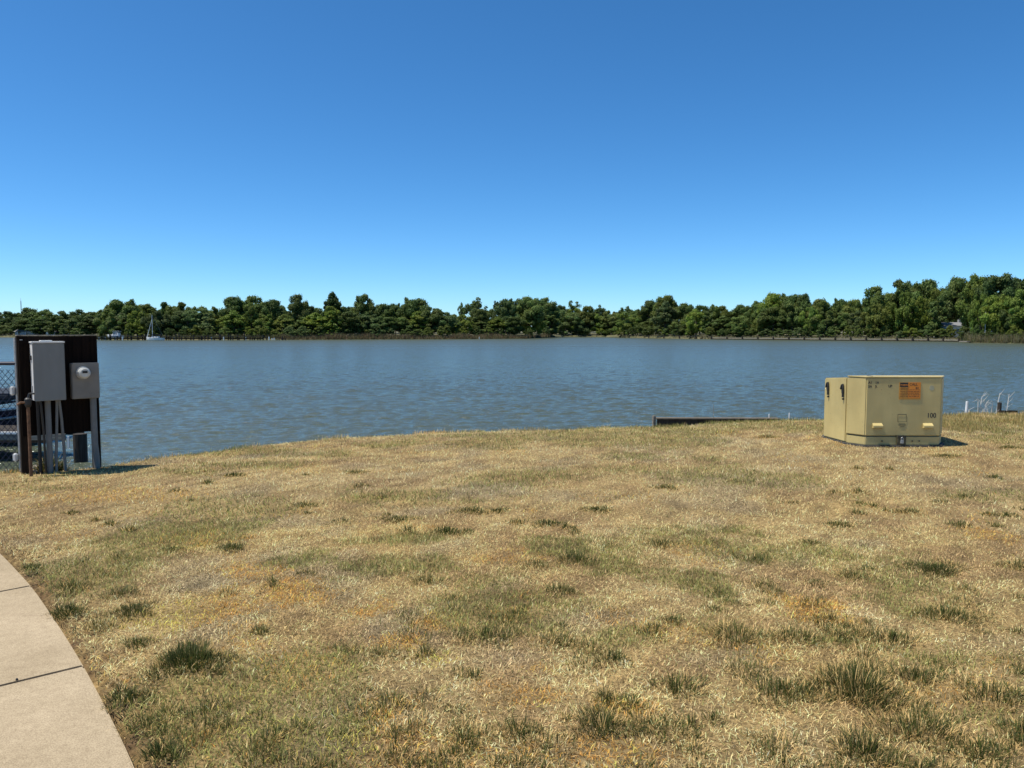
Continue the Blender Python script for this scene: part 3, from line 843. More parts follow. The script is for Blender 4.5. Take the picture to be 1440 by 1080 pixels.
    for sx_, sz_, st_ in ((4.955, .893, "A1"), (5.055, .893, "1A"), (4.955, .841, "5A"), (5.055, .841, "5.")):
        text(st_, sx_, sz_, .046, ink, root, name="stencil", bold=.0015)
    text("UP", 5.245, .845, .046, ink, root, name="stencil", bold=.0015)
    # nameplate outline
    dk = paint("faded_black_print", (0.10, 0.085, 0.04))
    for (x0, x1, z0, z1) in ((5.395, 5.525, .462, .47), (5.395, 5.40, .37, .462), (5.52, 5.525, .37, .462), (5.395, 5.525, .366, .37), (5.41, 5.515, .318, .328), (5.44, 5.50, .296, .302), (5.42, 5.51, .34, .344)):
        plate("nameplate_line", x0, x1, z0, z1, dk)
    dis = MB(); dis.tube([(5.875, front + .004, .835), (5.875, front - .0012, .835)], .036, 20); dis.build("bleached_spot", mat("bleached_enamel", (0.46, 0.44, 0.28), .5, scale=30, var=.15), root)
    root.location += Vector((-.085, -.17, -.02)); root.scale = (.95, .97, 1)
    return root
M['bp'] = paint("brown_print", (0.24, 0.08, 0.02))
make_transformer()

# ---------------------------------------------------------------- utility board with meter
def make_board():
    A = P(32, 669.5); u = Vector((.76, .65, 0)).normalized(); n = Vector((.65, -.76, 0)).normalized()
    rz = math.atan2(u.y, u.x)
    Wd = .785
    root = empty("utility_board", A, "dark stained wooden utility board on two posts carrying grey boxes by the fence", "utility board", rz=0)
    def L(a, b, z): return A + u * a + n * b + Vector((0, 0, z))   # a along, b out front
    def bx(name, a0, a1, b0, b1, z0, z1, m, par=root, bevel=.004):
        q = MB(); q.box(tuple(L((a0+a1)/2, (b0+b1)/2, (z0+z1)/2)), (a1-a0, b1-b0, z1-z0), rz); return q.build(name, m, par, bevel=bevel)
    bx("post", 0, .095, -.10, -.012, -.3, 1.545, M['dark_wood'], bevel=.006)
    bx("post", Wd-.075, Wd+.005, -.10, -.012, -.3, 1.54, M['dark_wood'], bevel=.006)
    bx("backboard", .012, Wd-.002, -.010, .012, .44, 1.54, M['board_wood'], bevel=.002)
    bx("top_rail", 0, Wd, -.105, .016, 1.5415, 1.553, M['grey_wood'], bevel=.003)
    # big disconnect box
    b0 = .0145
    e = bx("electrical_box", .115, .415, b0, b0+.155, .835, 1.465, M['lit_box_paint'], bevel=.006)
    bx("box_door", .118, .419, b0+.1565, b0+.172, .832, 1.462, M['shaded_door_paint'], e, bevel=.004)
    bx("rain_lip", .107, .424, b0+.0, b0+.182, 1.4655, 1.483, M['lit_box_paint'], e, bevel=.003)
    bx("lip_cap", .20, .31, b0+.03, b0+.15, 1.4835, 1.494, M['lit_box_paint'], e, bevel=.003)
    bx("door_latch", .105, .1145, b0+.07, b0+.10, .93, 1.0, M['galv'], e, bevel=.002)
    bx("switch_handle", .103, .1145, b0+.05, b0+.11, 1.28, 1.33, M['black'], e, bevel=.002)
    # meter box
    mbx = bx("meter_box", .490, .772, b0, b0+.105, .83, 1.235, M['meter_paint'], bevel=.006)
    bx("meter_cover", .497, .766, b0+.1065, b0+.114, .836, 1.228, M['meter_paint'], mbx, bevel=.003)
    c0 = L(.605, b0+.114, 1.125)
    q = MB(); q.tube([c0, c0 + n*.02], .072, 28); q.build("meter_ring", M['galv'], mbx)
    q = MB(); q.tube([c0 + n*.02, c0 + n*.085, c0 + n*.10], [.062, .060, .045], 28); q.build("meter_glass", M['clear'], mbx, smooth=False)
    q = MB(); f = c0 + n*.1015; q.box(tuple(f + Vector((0, 0, .012))), (.05, .003, .026), rz); q.build("meter_dial", M['black'], mbx)
    # conduits
    def tube(name, pts, r, m=M['pvc'], par=root): q = MB(); q.tube([L(*p) for p in pts], r, 12); return q.build(name, m, par, smooth=False)
    tube("conduit", [(.255, .075, .834), (.255, .075, .0), (.255, .075, -.2)], .030)
    tube("conduit", [(.345, .075, .834), (.335, .072, .55), (.318, .07, .2), (.312, .07, -.1)], .015)
    tube("conduit", [(.365, .075, .834), (.385, .06, .62), (.40, .05, .3), (.408, .05, -.1)], .016)
    tube("conduit", [(.71, .065, .829), (.71, .065, .30), (.722, .06, .16), (.73, .055, 0.0), (.73, .055, -.2)], .034)
    tube("conduit", [(.16, .06, .834), (.165, .05, .3), (.165, .05, -.1)], .018, M['black'])
    for a in (.03, .045):
        q = MB(); q.tube([L(a, .012, 1.50), L(a, .018, 1.50)], .006, 8); q.build("bolt", M['galv'], root)
    return L
Lb = make_board()

# yard hydrant (rusty standpipe with lever) in front of the board's left post
def make_hydrant():
    b = P(44, 671.5); d = Vector((.76, .65, 0)).normalized()
    root = empty("yard_hydrant", b, "rusty standpipe hydrant with lever handle and black hose before the utility board", "hydrant")
    q = MB(); q.tube([b + Vector((0, 0, -.1)), b + Vector((0, 0, .80))], .017, 10); q.build("standpipe", M['rust'], root, smooth=False)
    q = MB(); q.tube([b + Vector((0, 0, .77)), b + Vector((0, 0, .80)), b + Vector((0, 0, .86)), b + Vector((0, 0, .875))], [.022, .034, .034, .018], 10); q.build("head", M['black'], root)
    q = MB(); q.tube([b + Vector((0, 0, .82)), b - d*.07 + Vector((0, 0, .825)), b - d*.10 + Vector((0, 0, .80))], .013, 8); q.build("spout", M['rust'], root)
    q = MB(); q.tube([b + d*.0 + Vector((0, 0, .86)), b + d*.015 + Vector((0, 0, .915)), b + d*.07 + Vector((0, 0, .918)), b + d*.105 + Vector((0, 0, .85)), b + d*.12 + Vector((0, 0, .79))], .013, 8); q.build("lever", M['black'], root)
    q = MB(); q.tube([b + d*.12 + Vector((0, 0, .79)), b + d*.125 + Vector((0, .02, .5)), b + d*.12 + Vector((0, .04, .15)), b + d*.10 + Vector((0, .08, .02))], .012, 8); q.build("hose", M['black'], root)
make_hydrant()
# clump of weeds and pale stones under the boxes
def spiky(px, py, r, h, n, green, label, dark=.8):
    c = P(px, py)
    V, Fc, C = tuft_blades(c.x, c.y, r, r*.7, h, green, n, False, dark)
    return tag(link_obj("weed_clump", np_mesh("weed_clump", V, Fc, 3, M['grass'], C)), label, "weeds")
spiky(71, 663, .13, .26, 900, .8, "dark green weeds growing under the grey box between the conduits")
for k, (px, py, r) in enumerate([(52, 662, .05), (57, 664, .035), (49, 666, .03)]):
    c = P(px, py)
    bm = bmesh.new(); bmesh.ops.create_icosphere(bm, subdivisions=2, radius=r)
    for v in bm.verts: v.co *= 1 + .25 * (random.random() - .5); v.co.z *= .8
    me = bpy.data.meshes.new("stone"); bm.to_mesh(me); bm.free(); me.materials.append(mat("pale_stone", (.42, .41, .38), .9, scale=30, var=.5))
    o = link_obj("stone", me); o.location = (c.x, c.y, r*.6)
    tag(o, ["largest pale stone at the foot of the board's left post", "middle pale stone beside the fat conduit foot", "smallest pale stone next to the hydrant foot"][k], "stone", "stones at the board foot")

# ---------------------------------------------------------------- chain-link fence
def make_fence():
    a = P(30, 664.5); dr = Vector((-1, -.06, 0)).normalized()
    root = empty("chain_link_fence", a, "dark chain-link fence running left from the utility board along the bank", "fence")
    top = 1.235
    q = MB(); q.tube([a + Vector((0, 0, -.2)), a + Vector((0, 0, 1.52))], .021, 10); q.build("end_post", M['galv'], root)
    q = MB(); q.tube([a + Vector((0, 0, top)), a + dr*6 + Vector((0, 0, top))], .021, 10); q.build("top_rail", M['navy'], root)
    for k in (1, 2):
        p = a + dr*2.4*k; q = MB(); q.tube([p + Vector((0, 0, -.2)), p + Vector((0, 0, top-.0))], .024, 10); q.build("post", M['navy'], root)
    for z in (.93, .18):
        q = MB(); q.box(tuple(a + dr*.035 + Vector((0, -.03, z))), (.05, .05, .10 if z > .5 else .09)); q.build("clamp", M['white'], root, bevel=.012)
    q = MB(); pitch = .066; z0, z1 = .03, 1.165
    Ln = 6.0; r = .0031
    k = -int((z1 - z0) / pitch) - 1
    while k * pitch < Ln:
        for s in (1, -1):
            # diagonal from (x0, z0) rising
            x0 = k * pitch; pts = []
            xa, za, xb, zb = (x0, z0, x0 + (z1-z0)*.85, z1) if s == 1 else (x0 + (z1-z0)*.85, z0, x0, z1)
            t0, t1 = 0, 1
            for (lo, hi) in ((0.02, Ln),):
                dxx = xb - xa
                ta, tb = (lo - xa) / dxx, (hi - xa) / dxx
                if ta > tb: ta, tb = tb, ta
                t0, t1 = max(t0, ta), min(t1, tb)
            if t1 > t0:
                pa = a + dr*(xa + (xb-xa)*t0) + Vector((0, .004*s - .012, za + (zb-za)*t0))
                pb = a + dr*(xa + (xb-xa)*t1) + Vector((0, .004*s - .012, za + (zb-za)*t1))
                q.tube([pa, pb], r, 4, cap=False)
        k += 1
    o = q.build("wire_mesh", M['navy'], root); o['kind'] = 'stuff'
make_fence()

# ---------------------------------------------------------------- pier and moored boat behind the fence
def make_pier():
    c = at(118, 640, 16.0)
    x1 = c.x + .22; x0 = -17.0; y0, y1 = 15.7, 17.0
    root = empty("timber_pier", (x1, 16, WATER_Z), "low timber pier with white edge strip behind the utility board", "pier")
    zt = -.50
    k = 0; x = x0
    while x < x1 - .95:
        q = MB(); q.box((x + .068, (y0+y1)/2, zt - .018), (.128, y1-y0, .036)); q.build("deck_board", M['pile_wood'], root); x += .14
    for yy in (y0 + .03, y1 - .03):
        q = MB(); q.box(((x0+x1-.75)/2, yy, zt - .125), (x1-x0-.75, .05, .17)); q.build("beam", M['pile_wood'], root)
    q = MB(); q.box(((x0 + at(27, 600, 15.6).x)/2, y0 - .032, zt + .0), (at(27, 600, 15.6).x - x0, .05, .06)); q.build("edge_strip", M['white'], root, bevel=.01)
    q = MB(); q.box((x1-1.2, y0 - .03, zt - .08), (1.6, .04, .13)); q.build("fascia", M['grey_wood'], root)
    for xx in (x1 - .13, x1 - 2.9, x1 - 5.6):
        for yy in ((y0 + .02, y1 + .1) if xx < x1 - 1 else (y0 + .02,)):
            q = MB(); q.tube([(xx, yy, -2.2), (xx, yy, zt - .02 if yy < 16 else zt - .04)], .13, 14); q.build("pile", M['pile_wood'], root)
    q = MB(); q.box((x1 - .29, y0 - .12, zt - .18), (.04, .02, .25)); q.build("bracket", M['white'], root)
make_pier()
def make_boat():
    cx, cy = -14.0, 18.6
    root = empty("moored_boat", (cx, cy, WATER_Z), "dark hulled motorboat with canvas top moored beyond the timber pier", "boat")
    # hull lofted along x, bow to +x
    st = [(-2.8, .95, .0, .55), (-1.5, 1.05, -.05, .6), (0, 1.05, -.08, .66), (1.2, .9, -.05, .74), (2.1, .5, .05, .82), (2.7, .05, .35, .9)]
    vs = []; nr = 7
    for (x, hw, zk, zs) in st:
        prof = [(-hw, zs), (-hw*.95, (zk+zs)*.45), (-hw*.6, zk+.02), (0, zk-.12), (hw*.6, zk+.02), (hw*.95, (zk+zs)*.45), (hw, zs)]
        vs += [(cx + x, cy + yy, WATER_Z + zz) for yy, zz in prof]
    fs = [(i*nr+j, i*nr+j+1, (i+1)*nr+j+1, (i+1)*nr+j) for i in range(len(st)-1) for j in range(nr-1)]
    fs += [tuple(range(nr)), tuple(reversed(range((len(st)-1)*nr, len(st)*nr)))]
    fs += [(i*nr, (i+1)*nr, (i+1)*nr+nr-1, i*nr+nr-1) for i in range(len(st)-1)]
    q = MB(); q.add(vs, fs); q.build("hull", M['hull_dark'], root)
    q = MB(); q.tube([(cx + x, cy - hw - .01, WATER_Z + zs - .18) for x, hw, zk, zs in st], .03, 8); q.build("rub_rail", M['galv'], root)
    q = MB(); q.tube([(cx + x, cy - hw*.95, WATER_Z + zs + .02) for x, hw, zk, zs in st], .022, 8); q.build("gunwale", M['gelcoat'], root)
    q = MB(); q.box((cx + .3, cy, -.06 - .12), (2.6, 1.7, .02)); q.build("cockpit_cover", M['canvas'], root)
    q = MB(); q.add([(cx+.6, cy-.8, -.4), (cx+.6, cy+.8, -.4), (cx+.1, cy+.7, -.02), (cx+.1, cy-.7, -.02), (cx+.63, cy-.8, -.4), (cx+.63, cy+.8, -.4), (cx+.13, cy+.7, -.02), (cx+.13, cy-.7, -.02)],
                    [(0,1,2,3), (4,7,6,5), (0,4,5,1), (3,2,6,7), (0,3,7,4), (1,5,6,2)]); q.build("windscreen", M['glass_dark'], root)
    q = MB(); q.box((cx + .9, cy, .06), (2.9, 1.75, .17)); q.build("canvas_top", M['canvas'], root, bevel=.05)
    for xx in (-.4, 2.0):
        for s in (-1, 1):
            q = MB(); q.tube([(cx+xx, cy+s*.75, -.45), (cx+xx, cy+s*.82, .0)], .018, 6); q.build("canopy_post", M['galv'], root)
make_boat()

# ---------------------------------------------------------------- timber edging, stakes, driftwood on the bank
def make_edging():
    a = at(924, 592, 13.12); b = at(1088, 589, 13.95); a.z = 0; b.z = 0
    root = empty("timber_bulkhead", a, "weathered timber bulkhead plank at the lawn edge with a thin corner post", "bulkhead")
    d = (b - a); L = d.length; rz = math.atan2(d.y, d.x); m = (a + b)/2
    q = MB(); q.add([tuple(a + Vector((0, o, z_))) for o in (-.025, .025) for z_ in (-.7, .08)] + [tuple(b + Vector((0, o, z_))) for o in (-.025, .025) for z_ in (-.7, -.01)], [(0,1,5,4), (2,6,7,3), (1,3,7,5), (0,4,6,2), (0,2,3,1), (4,5,7,6)]); q.build("face_plank", M['pile_wood'], root)
    q = MB(); q.add([tuple(a + Vector((-.02, o, z_))) for o in (-.06, .12) for z_ in (.0825, .105)] + [tuple(b + Vector((.1, o, z_))) for o in (-.06, .12) for z_ in (-.02, .005)], [(0,1,5,4), (2,6,7,3), (1,3,7,5), (0,4,6,2), (0,2,3,1), (4,5,7,6)]); q.build("cap_plank", M['cap_wood'], root, bevel=.006)
    q = MB(); p = a + Vector((-.05, .02, 0)); q.box((p.x, p.y, -.2), (.05, .05, .68), rz); q.build("corner_post", M['grey_wood'], root, bevel=.005)
make_edging()
def stake(px, py, h, r, label, m, lean=0, name="stake", cat="stake", grp=None, y=None):
    b = P(px, py) if y is None else at(px, py, y)
    q = MB(); q.tube([b + Vector((0, 0, -.3)), b + Vector((lean, 0, h))], [r, r*.9], 10); return tag(q.build(name, m), label, cat, grp)
stake(1357.5, 583.5, .262, .025, "short white pipe standing at the bank right of the transformer", M['white'], .025, "pipe_stub", "pipe")
stake(1081.5, 588, .075, .012, "tiny white stake at the end of the timber bulkhead, left one", M['white'])
stake(1110, 587.5, .09, .014, "tiny white stake at the bank just left of the transformer", M['white'])
stake(1003, 592.5, .30, .004, "thin grey reed stem rising behind the timber bulkhead", M['grey_wood'], name="reed_stem", cat="stem")
stake(1405, 582, .22, .04, "short dark wooden post among the bleached twigs", M['pile_wood'], name="wooden_post", cat="post")
def twigs(px, seed, n, hmax, label, spread=.25):
    rr = random.Random(seed); b = P(px, 582.5)
    q = MB()
    for i in range(n):
        x = b.x + rr.uniform(-spread, spread); y = b.y + rr.uniform(-.1, .15)
        h = hmax * rr.uniform(.5, 1); lx = rr.uniform(-.35, .25) * h
        p0 = Vector((x, y, -.15)); p1 = Vector((x + lx*.4, y, h*.5)); p2 = Vector((x + lx, y + rr.uniform(-.05, .05), h)); p3 = p2 + Vector((rr.uniform(-.12, .12), 0, rr.uniform(-.06, .08)))
        q.tube([p0, p1, p2, p3], [.008, .007, .0055, .002], 5)
        for k in range(4):
            t = rr.uniform(.3, 1); s = p0.lerp(p2, t); q.tube([s, s + Vector((rr.uniform(-.12, .12), rr.uniform(-.05, .05), rr.uniform(.03, .14)))], [.0035, .0015], 4)
    return tag(q.build("dead_shrub", M['dead_wood']), label, "dead shrub", "bleached dead shrubs on the bank")
twigs(1381, 3, 3, .42, "bleached dead twigs beside the white pipe at the bank", .12)
twigs(1401, 5, 4, .44, "bleached branching dead shrub around the short dark post", .16)
twigs(1372, 8, 3, .13, "low curved white driftwood twigs just right of the white pipe", .1)
q = MB(); p = P(1418, 582.5); q.box((p.x, p.y, .045), (.30, .12, .05), .15); tag(q.build("plank_end", M['dark_wood'], bevel=.005), "short dark plank lying on the bank by the dead shrub", "plank")

# ---------------------------------------------------------------- trees
def leaf_cloud(rr, centers, radii, n_per, size, shell=.75, up=.35):
    """leaf-clump quads (as two tris) scattered on lobes; returns verts, tri index, tint"""
    Vs = []; Cs = []
    for (c, r, k) in zip(centers, radii, n_per):
        d = rr.normal(size=(k, 3)); d /= np.linalg.norm(d, axis=1)[:, None]
        rad = r * (shell + (1 - shell) * rr.random(k) ** .5) * (1 + .18 * rr.normal(size=k))
        p = c + d * rad[:, None] * np.array((1, 1, .8))
        nrm = d + rr.normal(size=(k, 3)) * .55 + np.array((0, 0, up)); nrm /= np.linalg.norm(nrm, axis=1)[:, None]
        a = np.cross(nrm, rr.normal(size=(k, 3))); a /= np.linalg.norm(a, axis=1)[:, None] + 1e-6
        b = np.cross(nrm, a)
        s = size * (.5 + rr.random(k))[:, None]
        Vs.append(np.stack([p - a*s*.5, p - b*s*.42 + a*s*.1, p + a*s*.5, p + b*s*.42 - a*s*.12], 1).reshape(-1, 3))
        t = (.85 + .3 * rr.random()) * (.75 + .5 * rr.random((k, 1)))
        hue = np.array((1 + .22 * rr.random() - .12, 1, 1 - .1*rr.random()))
        Cs.append(np.repeat(t * hue[None], 4, 0))
    V = np.concatenate(Vs); C = np.concatenate(Cs); n = len(V)//4
    Fi = (np.arange(n)[:, None]*4 + np.array([0, 1, 2, 0, 2, 3])[None]).reshape(-1)
    return V, Fi, C

def tree_proto(seed, kind):
    """unit tree: height 1, crown about 1 wide scaled later. returns (crown mesh, trunk mesh)"""
    rr = np.random.default_rng(seed); r2 = random.Random(seed)
    H = 12.0
    centers = []; radii = []
    if kind == 'round':
        nl = 62; zc, rz_, rx_ = .56, .40, .42
    elif kind == 'tall':
        nl = 74; zc, rz_, rx_ = .50, .46, .32
    elif kind == 'low':
        nl = 50; zc, rz_, rx_ = .46, .46, .52
    elif kind == 'sparse':
        nl = 34; zc, rz_, rx_ = .58, .40, .27
    tp = {'round': .35, 'low': .3, 'tall': .85, 'sparse': .6}[kind]
    for i in range(nl):
        d = rr.normal(size=3); d /= np.linalg.norm(d); rad = rr.random() ** .4
        nar = 1 + tp * .45 - tp * (d[2] * rad + 1) / 2
        c = np.array((d[0]*rx_*rad*nar, d[1]*rx_*rad*nar, zc + d[2]*rz_*rad)) * H
        c[2] = max(c[2], .06*H)
        r = H * rr.uniform(.055, .125) * (.72 if kind in ('tall', 'sparse') else 1) * (.85 if kind == 'sparse' else 1)
        c[2] = min(c[2], H - r*.85)
        centers.append(c); radii.append(r)
    dens = 330 if kind != 'sparse' else 110
    n_per = [int(dens * (r / 1.2)**2 + 20) for r in radii]
    V, Fi, C = leaf_cloud(rr, centers, radii, n_per, .38 if kind != 'sparse' else .4, shell=.45)
    base = np.array((0.122, 0.165, 0.044))
    crown = np_mesh("crown", V, Fi, 3, M['tree'], C * base)
    q = MB()
    top = zc * H + rz_*H*.4
    q.tube([(0, 0, -.5), (.1, 0, H*.2), (0, .1, H*.45), (.1, .05, top)], [.32, .24, .17, .04], 7)
    for i in r2.sample(range(nl), min(11, nl)):
        c = centers[i]; z0 = min(c[2]*.6, H*.5)
        q.tube([(0, 0, z0), (c[0]*.5, c[1]*.5, (z0+c[2])*.52), tuple(c)], [.11, .07, .02], 5, cap=False)
    me = bpy.data.meshes.new("trunk"); me.from_pydata(q.v, [], q.f); me.materials.append(M['bark'])
    return crown, me, rx_ * H * 2 + H * .2

PROTO = {k: [tree_proto(s*13 + j, k) for s in range(n)] for j, (k, n) in enumerate((('round', 5), ('tall', 4), ('low', 4), ('sparse', 3)))}
HUES = {'mid': (1, 1, 1), 'dark': (.74, .80, .80), 'yellow': (1.32, 1.25, .8), 'grey': (.95, .98, 1.25), 'olive': (1.12, 1.03, .85), 'deep': (.55, .64, .66), 'bright': (1.25, 1.3, .95)}
_tr = random.Random(2)
def plant_tree(px, top, wpx, back, kind, hue, label, group="trees along the far shore", name="tree", cat="tree", base_up=None):
    D = shore_d(px) + back
    p = at(px, top, D)
    gz = WATER_Z + .7 + min(back, 150) * .012
    h = (p.z - gz) * 1.03
    if base_up: gz += base_up; h -= base_up
    cr, tk, cw = PROTO[kind][_tr.randrange(len(PROTO[kind]))]
    wm = wpx / F_PX * D
    sx = wm / cw; sz = h / 12.0
    root = empty(name, (p.x, D, gz), label, cat, group, rz=_tr.uniform(0, 6.28))
    root.scale = (sx, sx * _tr.uniform(.85, 1.1), sz)
    hc = HUES[hue]; v = _tr.uniform(.78, 1.25)
    for nm, me in (("trunk", tk), ("crown", cr)):
        o = bpy.data.objects.new(nm, me); COL.objects.link(o); o.parent = root
        o.color = (hc[0]*v, hc[1]*v*_tr.uniform(.95, 1.05), hc[2]*v, 1)
    return root

SKY = [
 # px, top y, width, back, kind, hue, label
 (6, 437, 44, 30, 'low', 'deep', "dark low tree at the far left edge of the opposite shore"),
 (36, 432, 50, 60, 'low', 'deep', "dark broad tree below the radio mast on the far shore"),
 (62, 434, 40, 45, 'low', 'dark', "dark rounded tree just right of the radio mast"),
 (88, 437, 40, 30, 'round', 'dark', "low dark tree behind the left grey roofed house"),
 (118, 434, 44, 50, 'low', 'dark', "dark tree at the dip left of the motor yacht"),
 (142, 433, 30, 40, 'low', 'olive', "olive tree at the left foot of the big tree above the motor yacht"),
 (172, 418, 50, 14, 'round', 'mid', "big full crowned tree directly above the white motor yacht"),
 (155, 424, 28, 22, 'tall', 'olive', "tree at the left shoulder above the motor yacht"),
 (206, 428, 40, 22, 'round', 'olive', "green olive tree right behind the sailboat mast"),
 (231, 420, 24, 26, 'tall', 'dark', "dark pointed tree just right of the sailboat mast"),
 (254, 425, 40, 24, 'round', 'olive', "even topped olive tree above the left half of the pier"),
 (282, 428, 36, 22, 'low', 'yellow', "yellow green tree above the middle of the pier"),
 (302, 431, 26, 26, 'round', 'olive', "low tree at the dip above the pier"),
 (330, 418, 44, 16, 'round', 'dark', "left tree of the broad hump above the right end of the pier"),
 (356, 417, 44, 24, 'round', 'mid', "middle tree of the broad hump above the right end of the pier"),
 (380, 419, 36, 18, 'round', 'dark', "right tree of the broad hump above the right end of the pier"),
 (398, 428, 26, 28, 'tall', 'dark', "low dark tree in the dip right of the broad hump"),
 (419, 415, 32, 18, 'round', 'mid', "pointed bright tree left of the tallest left-hand crown"),
 (437, 431, 26, 28, 'round', 'dark', "dark tree in the gap between two pointed crowns above the marsh start"),
 (467, 412, 34, 18, 'tall', 'dark', "tallest dark tree on the left half of the far shore"),
 (487, 429, 22, 30, 'round', 'dark', "small dark tree in the dip right of the tallest left crown"),
 (512, 415, 36, 18, 'round', 'mid', "broad tree with light left side above the marsh strip"),
 (540, 428, 30, 20, 'round', 'dark', "shadowed tree between two broad crowns above the marsh"),
 (556, 424, 28, 26, 'round', 'dark', "tree at the left shoulder of the broad dark crown at centre left"),
 (582, 416, 46, 18, 'round', 'dark', "broad dark round crown left of the low gap in the skyline"),
 (618, 430, 24, 18, 'tall', 'dark', "short dark tree standing just left of the low gap"),
 (640, 440, 30, 20, 'low', 'yellow', "low yellow green bushes filling the lowest gap in the skyline"),
 (648, 421, 12, 22, 'sparse', 'mid', "thin sparse tree just right of the lowest gap"),
 (672, 416, 30, 22, 'sparse', 'mid', "open ragged tree with see-through top near the middle"),
 (676, 432, 34, 16, 'round', 'mid', "shorter full tree below the ragged see-through top"),
 (697, 421, 16, 24, 'sparse', 'grey', "thin pale tree at the left end of the long central hump"),
 (714, 417, 34, 20, 'round', 'grey', "grey green tree at the left of the long central hump"),
 (742, 418, 44, 16, 'round', 'mid', "light green tree in the middle of the long central hump"),
 (766, 418, 40, 20, 'round', 'dark', "dark broad tree at the right of the long central hump"),
 (788, 430, 26, 24, 'round', 'dark', "dark tree in the dip above the left bank of the inlet"),
 (806, 421, 30, 16, 'sparse', 'mid', "wispy topped tree above the mouth of the inlet"),
 (808, 433, 40, 12, 'low', 'yellow', "yellow green tree hanging over the inlet mouth"),
 (826, 431, 30, 10, 'round', 'olive', "olive tree at the back of the inlet"),
 (843, 427, 22, 24, 'sparse', 'dark', "spindly dark tree behind the inlet, left of two"),
 (858, 436, 34, 10, 'low', 'olive', "low olive tree at the right corner of the inlet"),
 (877, 427, 26, 22, 'sparse', 'dark', "spindly dark tree behind the inlet, right of two"),
 (897, 433, 34, 16, 'round', 'mid', "round green tree left of the rounded hump right of centre"),
 (915, 423, 34, 20, 'round', 'mid', "tree on the left slope of the rounded hump right of centre"),
 (938, 416, 40, 16, 'round', 'olive', "top tree of the rounded hump right of centre"),
 (963, 427, 36, 18, 'round', 'mid', "even tree just right of the rounded hump"),
 (985, 430, 34, 22, 'round', 'dark', "dark tree left of the thin crowned tree over the breakwater"),
 (1007, 424, 18, 22, 'sparse', 'mid', "thin crowned tree poking above the long low skyline"),
 (1015, 431, 36, 14, 'round', 'olive', "olive tree under the thin crowned one"),
 (1042, 429, 38, 20, 'round', 'mid', "level topped tree in the long low stretch over the breakwater"),
 (1064, 424, 30, 20, 'round', 'mid', "tree at the foot of the rising skyline on the right"),
 (1086, 413, 40, 14, 'round', 'yellow', "sunlit yellow green tree on the first right-hand hump"),
 (1112, 410, 44, 22, 'round', 'dark', "dark top tree of the first right-hand hump"),
 (1132, 414, 30, 24, 'round', 'dark', "dark tree on the right slope of the first right-hand hump"),
 (1155, 421, 36, 14, 'round', 'olive', "olive tree in the saddle between the two right humps"),
 (1180, 417, 30, 24, 'round', 'dark', "dark small dome in the saddle between the two right humps"),
 (1202, 422, 34, 14, 'round', 'olive', "olive tree just left of the flat topped pale crown"),
 (1232, 404, 40, 16, 'round', 'mid', "flat topped pale green crown left of the tall right wood"),
 (1250, 413, 30, 20, 'round', 'olive', "tree between the flat topped crown and the tall wood"),
 (1268, 393, 46, 20, 'round', 'mid', "left tree of the double dome in the tall right wood"),
 (1297, 390, 56, 24, 'round', 'mid', "right tree of the double dome in the tall right wood"),
 (1322, 402, 34, 20, 'round', 'olive', "tree in the notch between the double dome and the tallest wood"),
 (1345, 391, 42, 20, 'round', 'mid', "tree left of the tallest trees above the white house"),
 (1372, 388, 44, 20, 'round', 'olive', "tall olive tree above the white house"),
 (1400, 381, 50, 16, 'round', 'deep', "tallest very dark tree above the right-hand dock"),
 (1430, 392, 44, 24, 'round', 'dark', "dark tree at the right edge behind the bright one"),
 (1438, 408, 44, 8, 'round', 'bright', "bright green tree at the right edge above the dock"),
 (1480, 396, 60, 14, 'round', 'mid', None), (-30, 437, 50, 40, 'low', 'dark', None), (1530, 390, 60, 20, 'round', 'mid', None), (1580, 395, 60, 20, 'round', 'dark', None),
 (-70, 434, 50, 40, 'round', 'dark', None), (-110, 436, 50, 40, 'low', 'dark', None),
]
for px, ty, wp, bk, kd, hu, lab in SKY:
    plant_tree(px, ty, wp * 1.22, bk, kd, hu, lab or "tree of the far wood beyond the edges of the picture", )
# skyline function for the filler rows
SKX = np.array(sorted(s[0] for s in SKY)); SKD = {s[0]: s[1] for s in SKY}
SKY_Y = np.array([SKD[x] for x in SKX], float)
def sky_y(px):  # conservative skyline (lower of neighbours)
    i = np.searchsorted(SKX, px); i = min(max(i, 1), len(SKX)-1)
    return .5*max(SKY_Y[i-1], SKY_Y[i]) + .5*float(np.interp(px, SKX, SKY_Y))
ORD = "first second third fourth fifth sixth seventh eighth ninth tenth eleventh twelfth thirteenth fourteenth fifteenth sixteenth seventeenth eighteenth nineteenth".split()
def ordinal(n):
    if n <= 19: return ORD[n-1]
    t, u = divmod(n, 10); tens = {2: "twent", 3: "thirt", 4: "fort", 5: "fift", 6: "sixt"}[t]
    return tens + "ieth" if u == 0 else tens + "y-" + ORD[u-1]
HN = {'mid': 'green', 'dark': 'dark green', 'yellow': 'yellow green', 'grey': 'grey green', 'olive': 'olive', 'deep': 'very dark', 'bright': 'bright green'}
KN = {'round': 'round', 'low': 'spreading', 'tall': 'narrow', 'sparse': 'open'}
_cnt = {}
def mid_label(hu, kd, seg):
    k = ('m', seg); _cnt[k] = _cnt.get(k, 0) + 1
    return "%s %s mid height tree %s, %s from the left" % (HN[hu], KN[kd], seg, ordinal(_cnt[k]))
def shrub_label(hu, seg):
    k = ('s', seg); _cnt[k] = _cnt.get(k, 0) + 1
    return "%s waterside shrub %s, %s from the left" % (HN[hu], seg, ordinal(_cnt[k]))
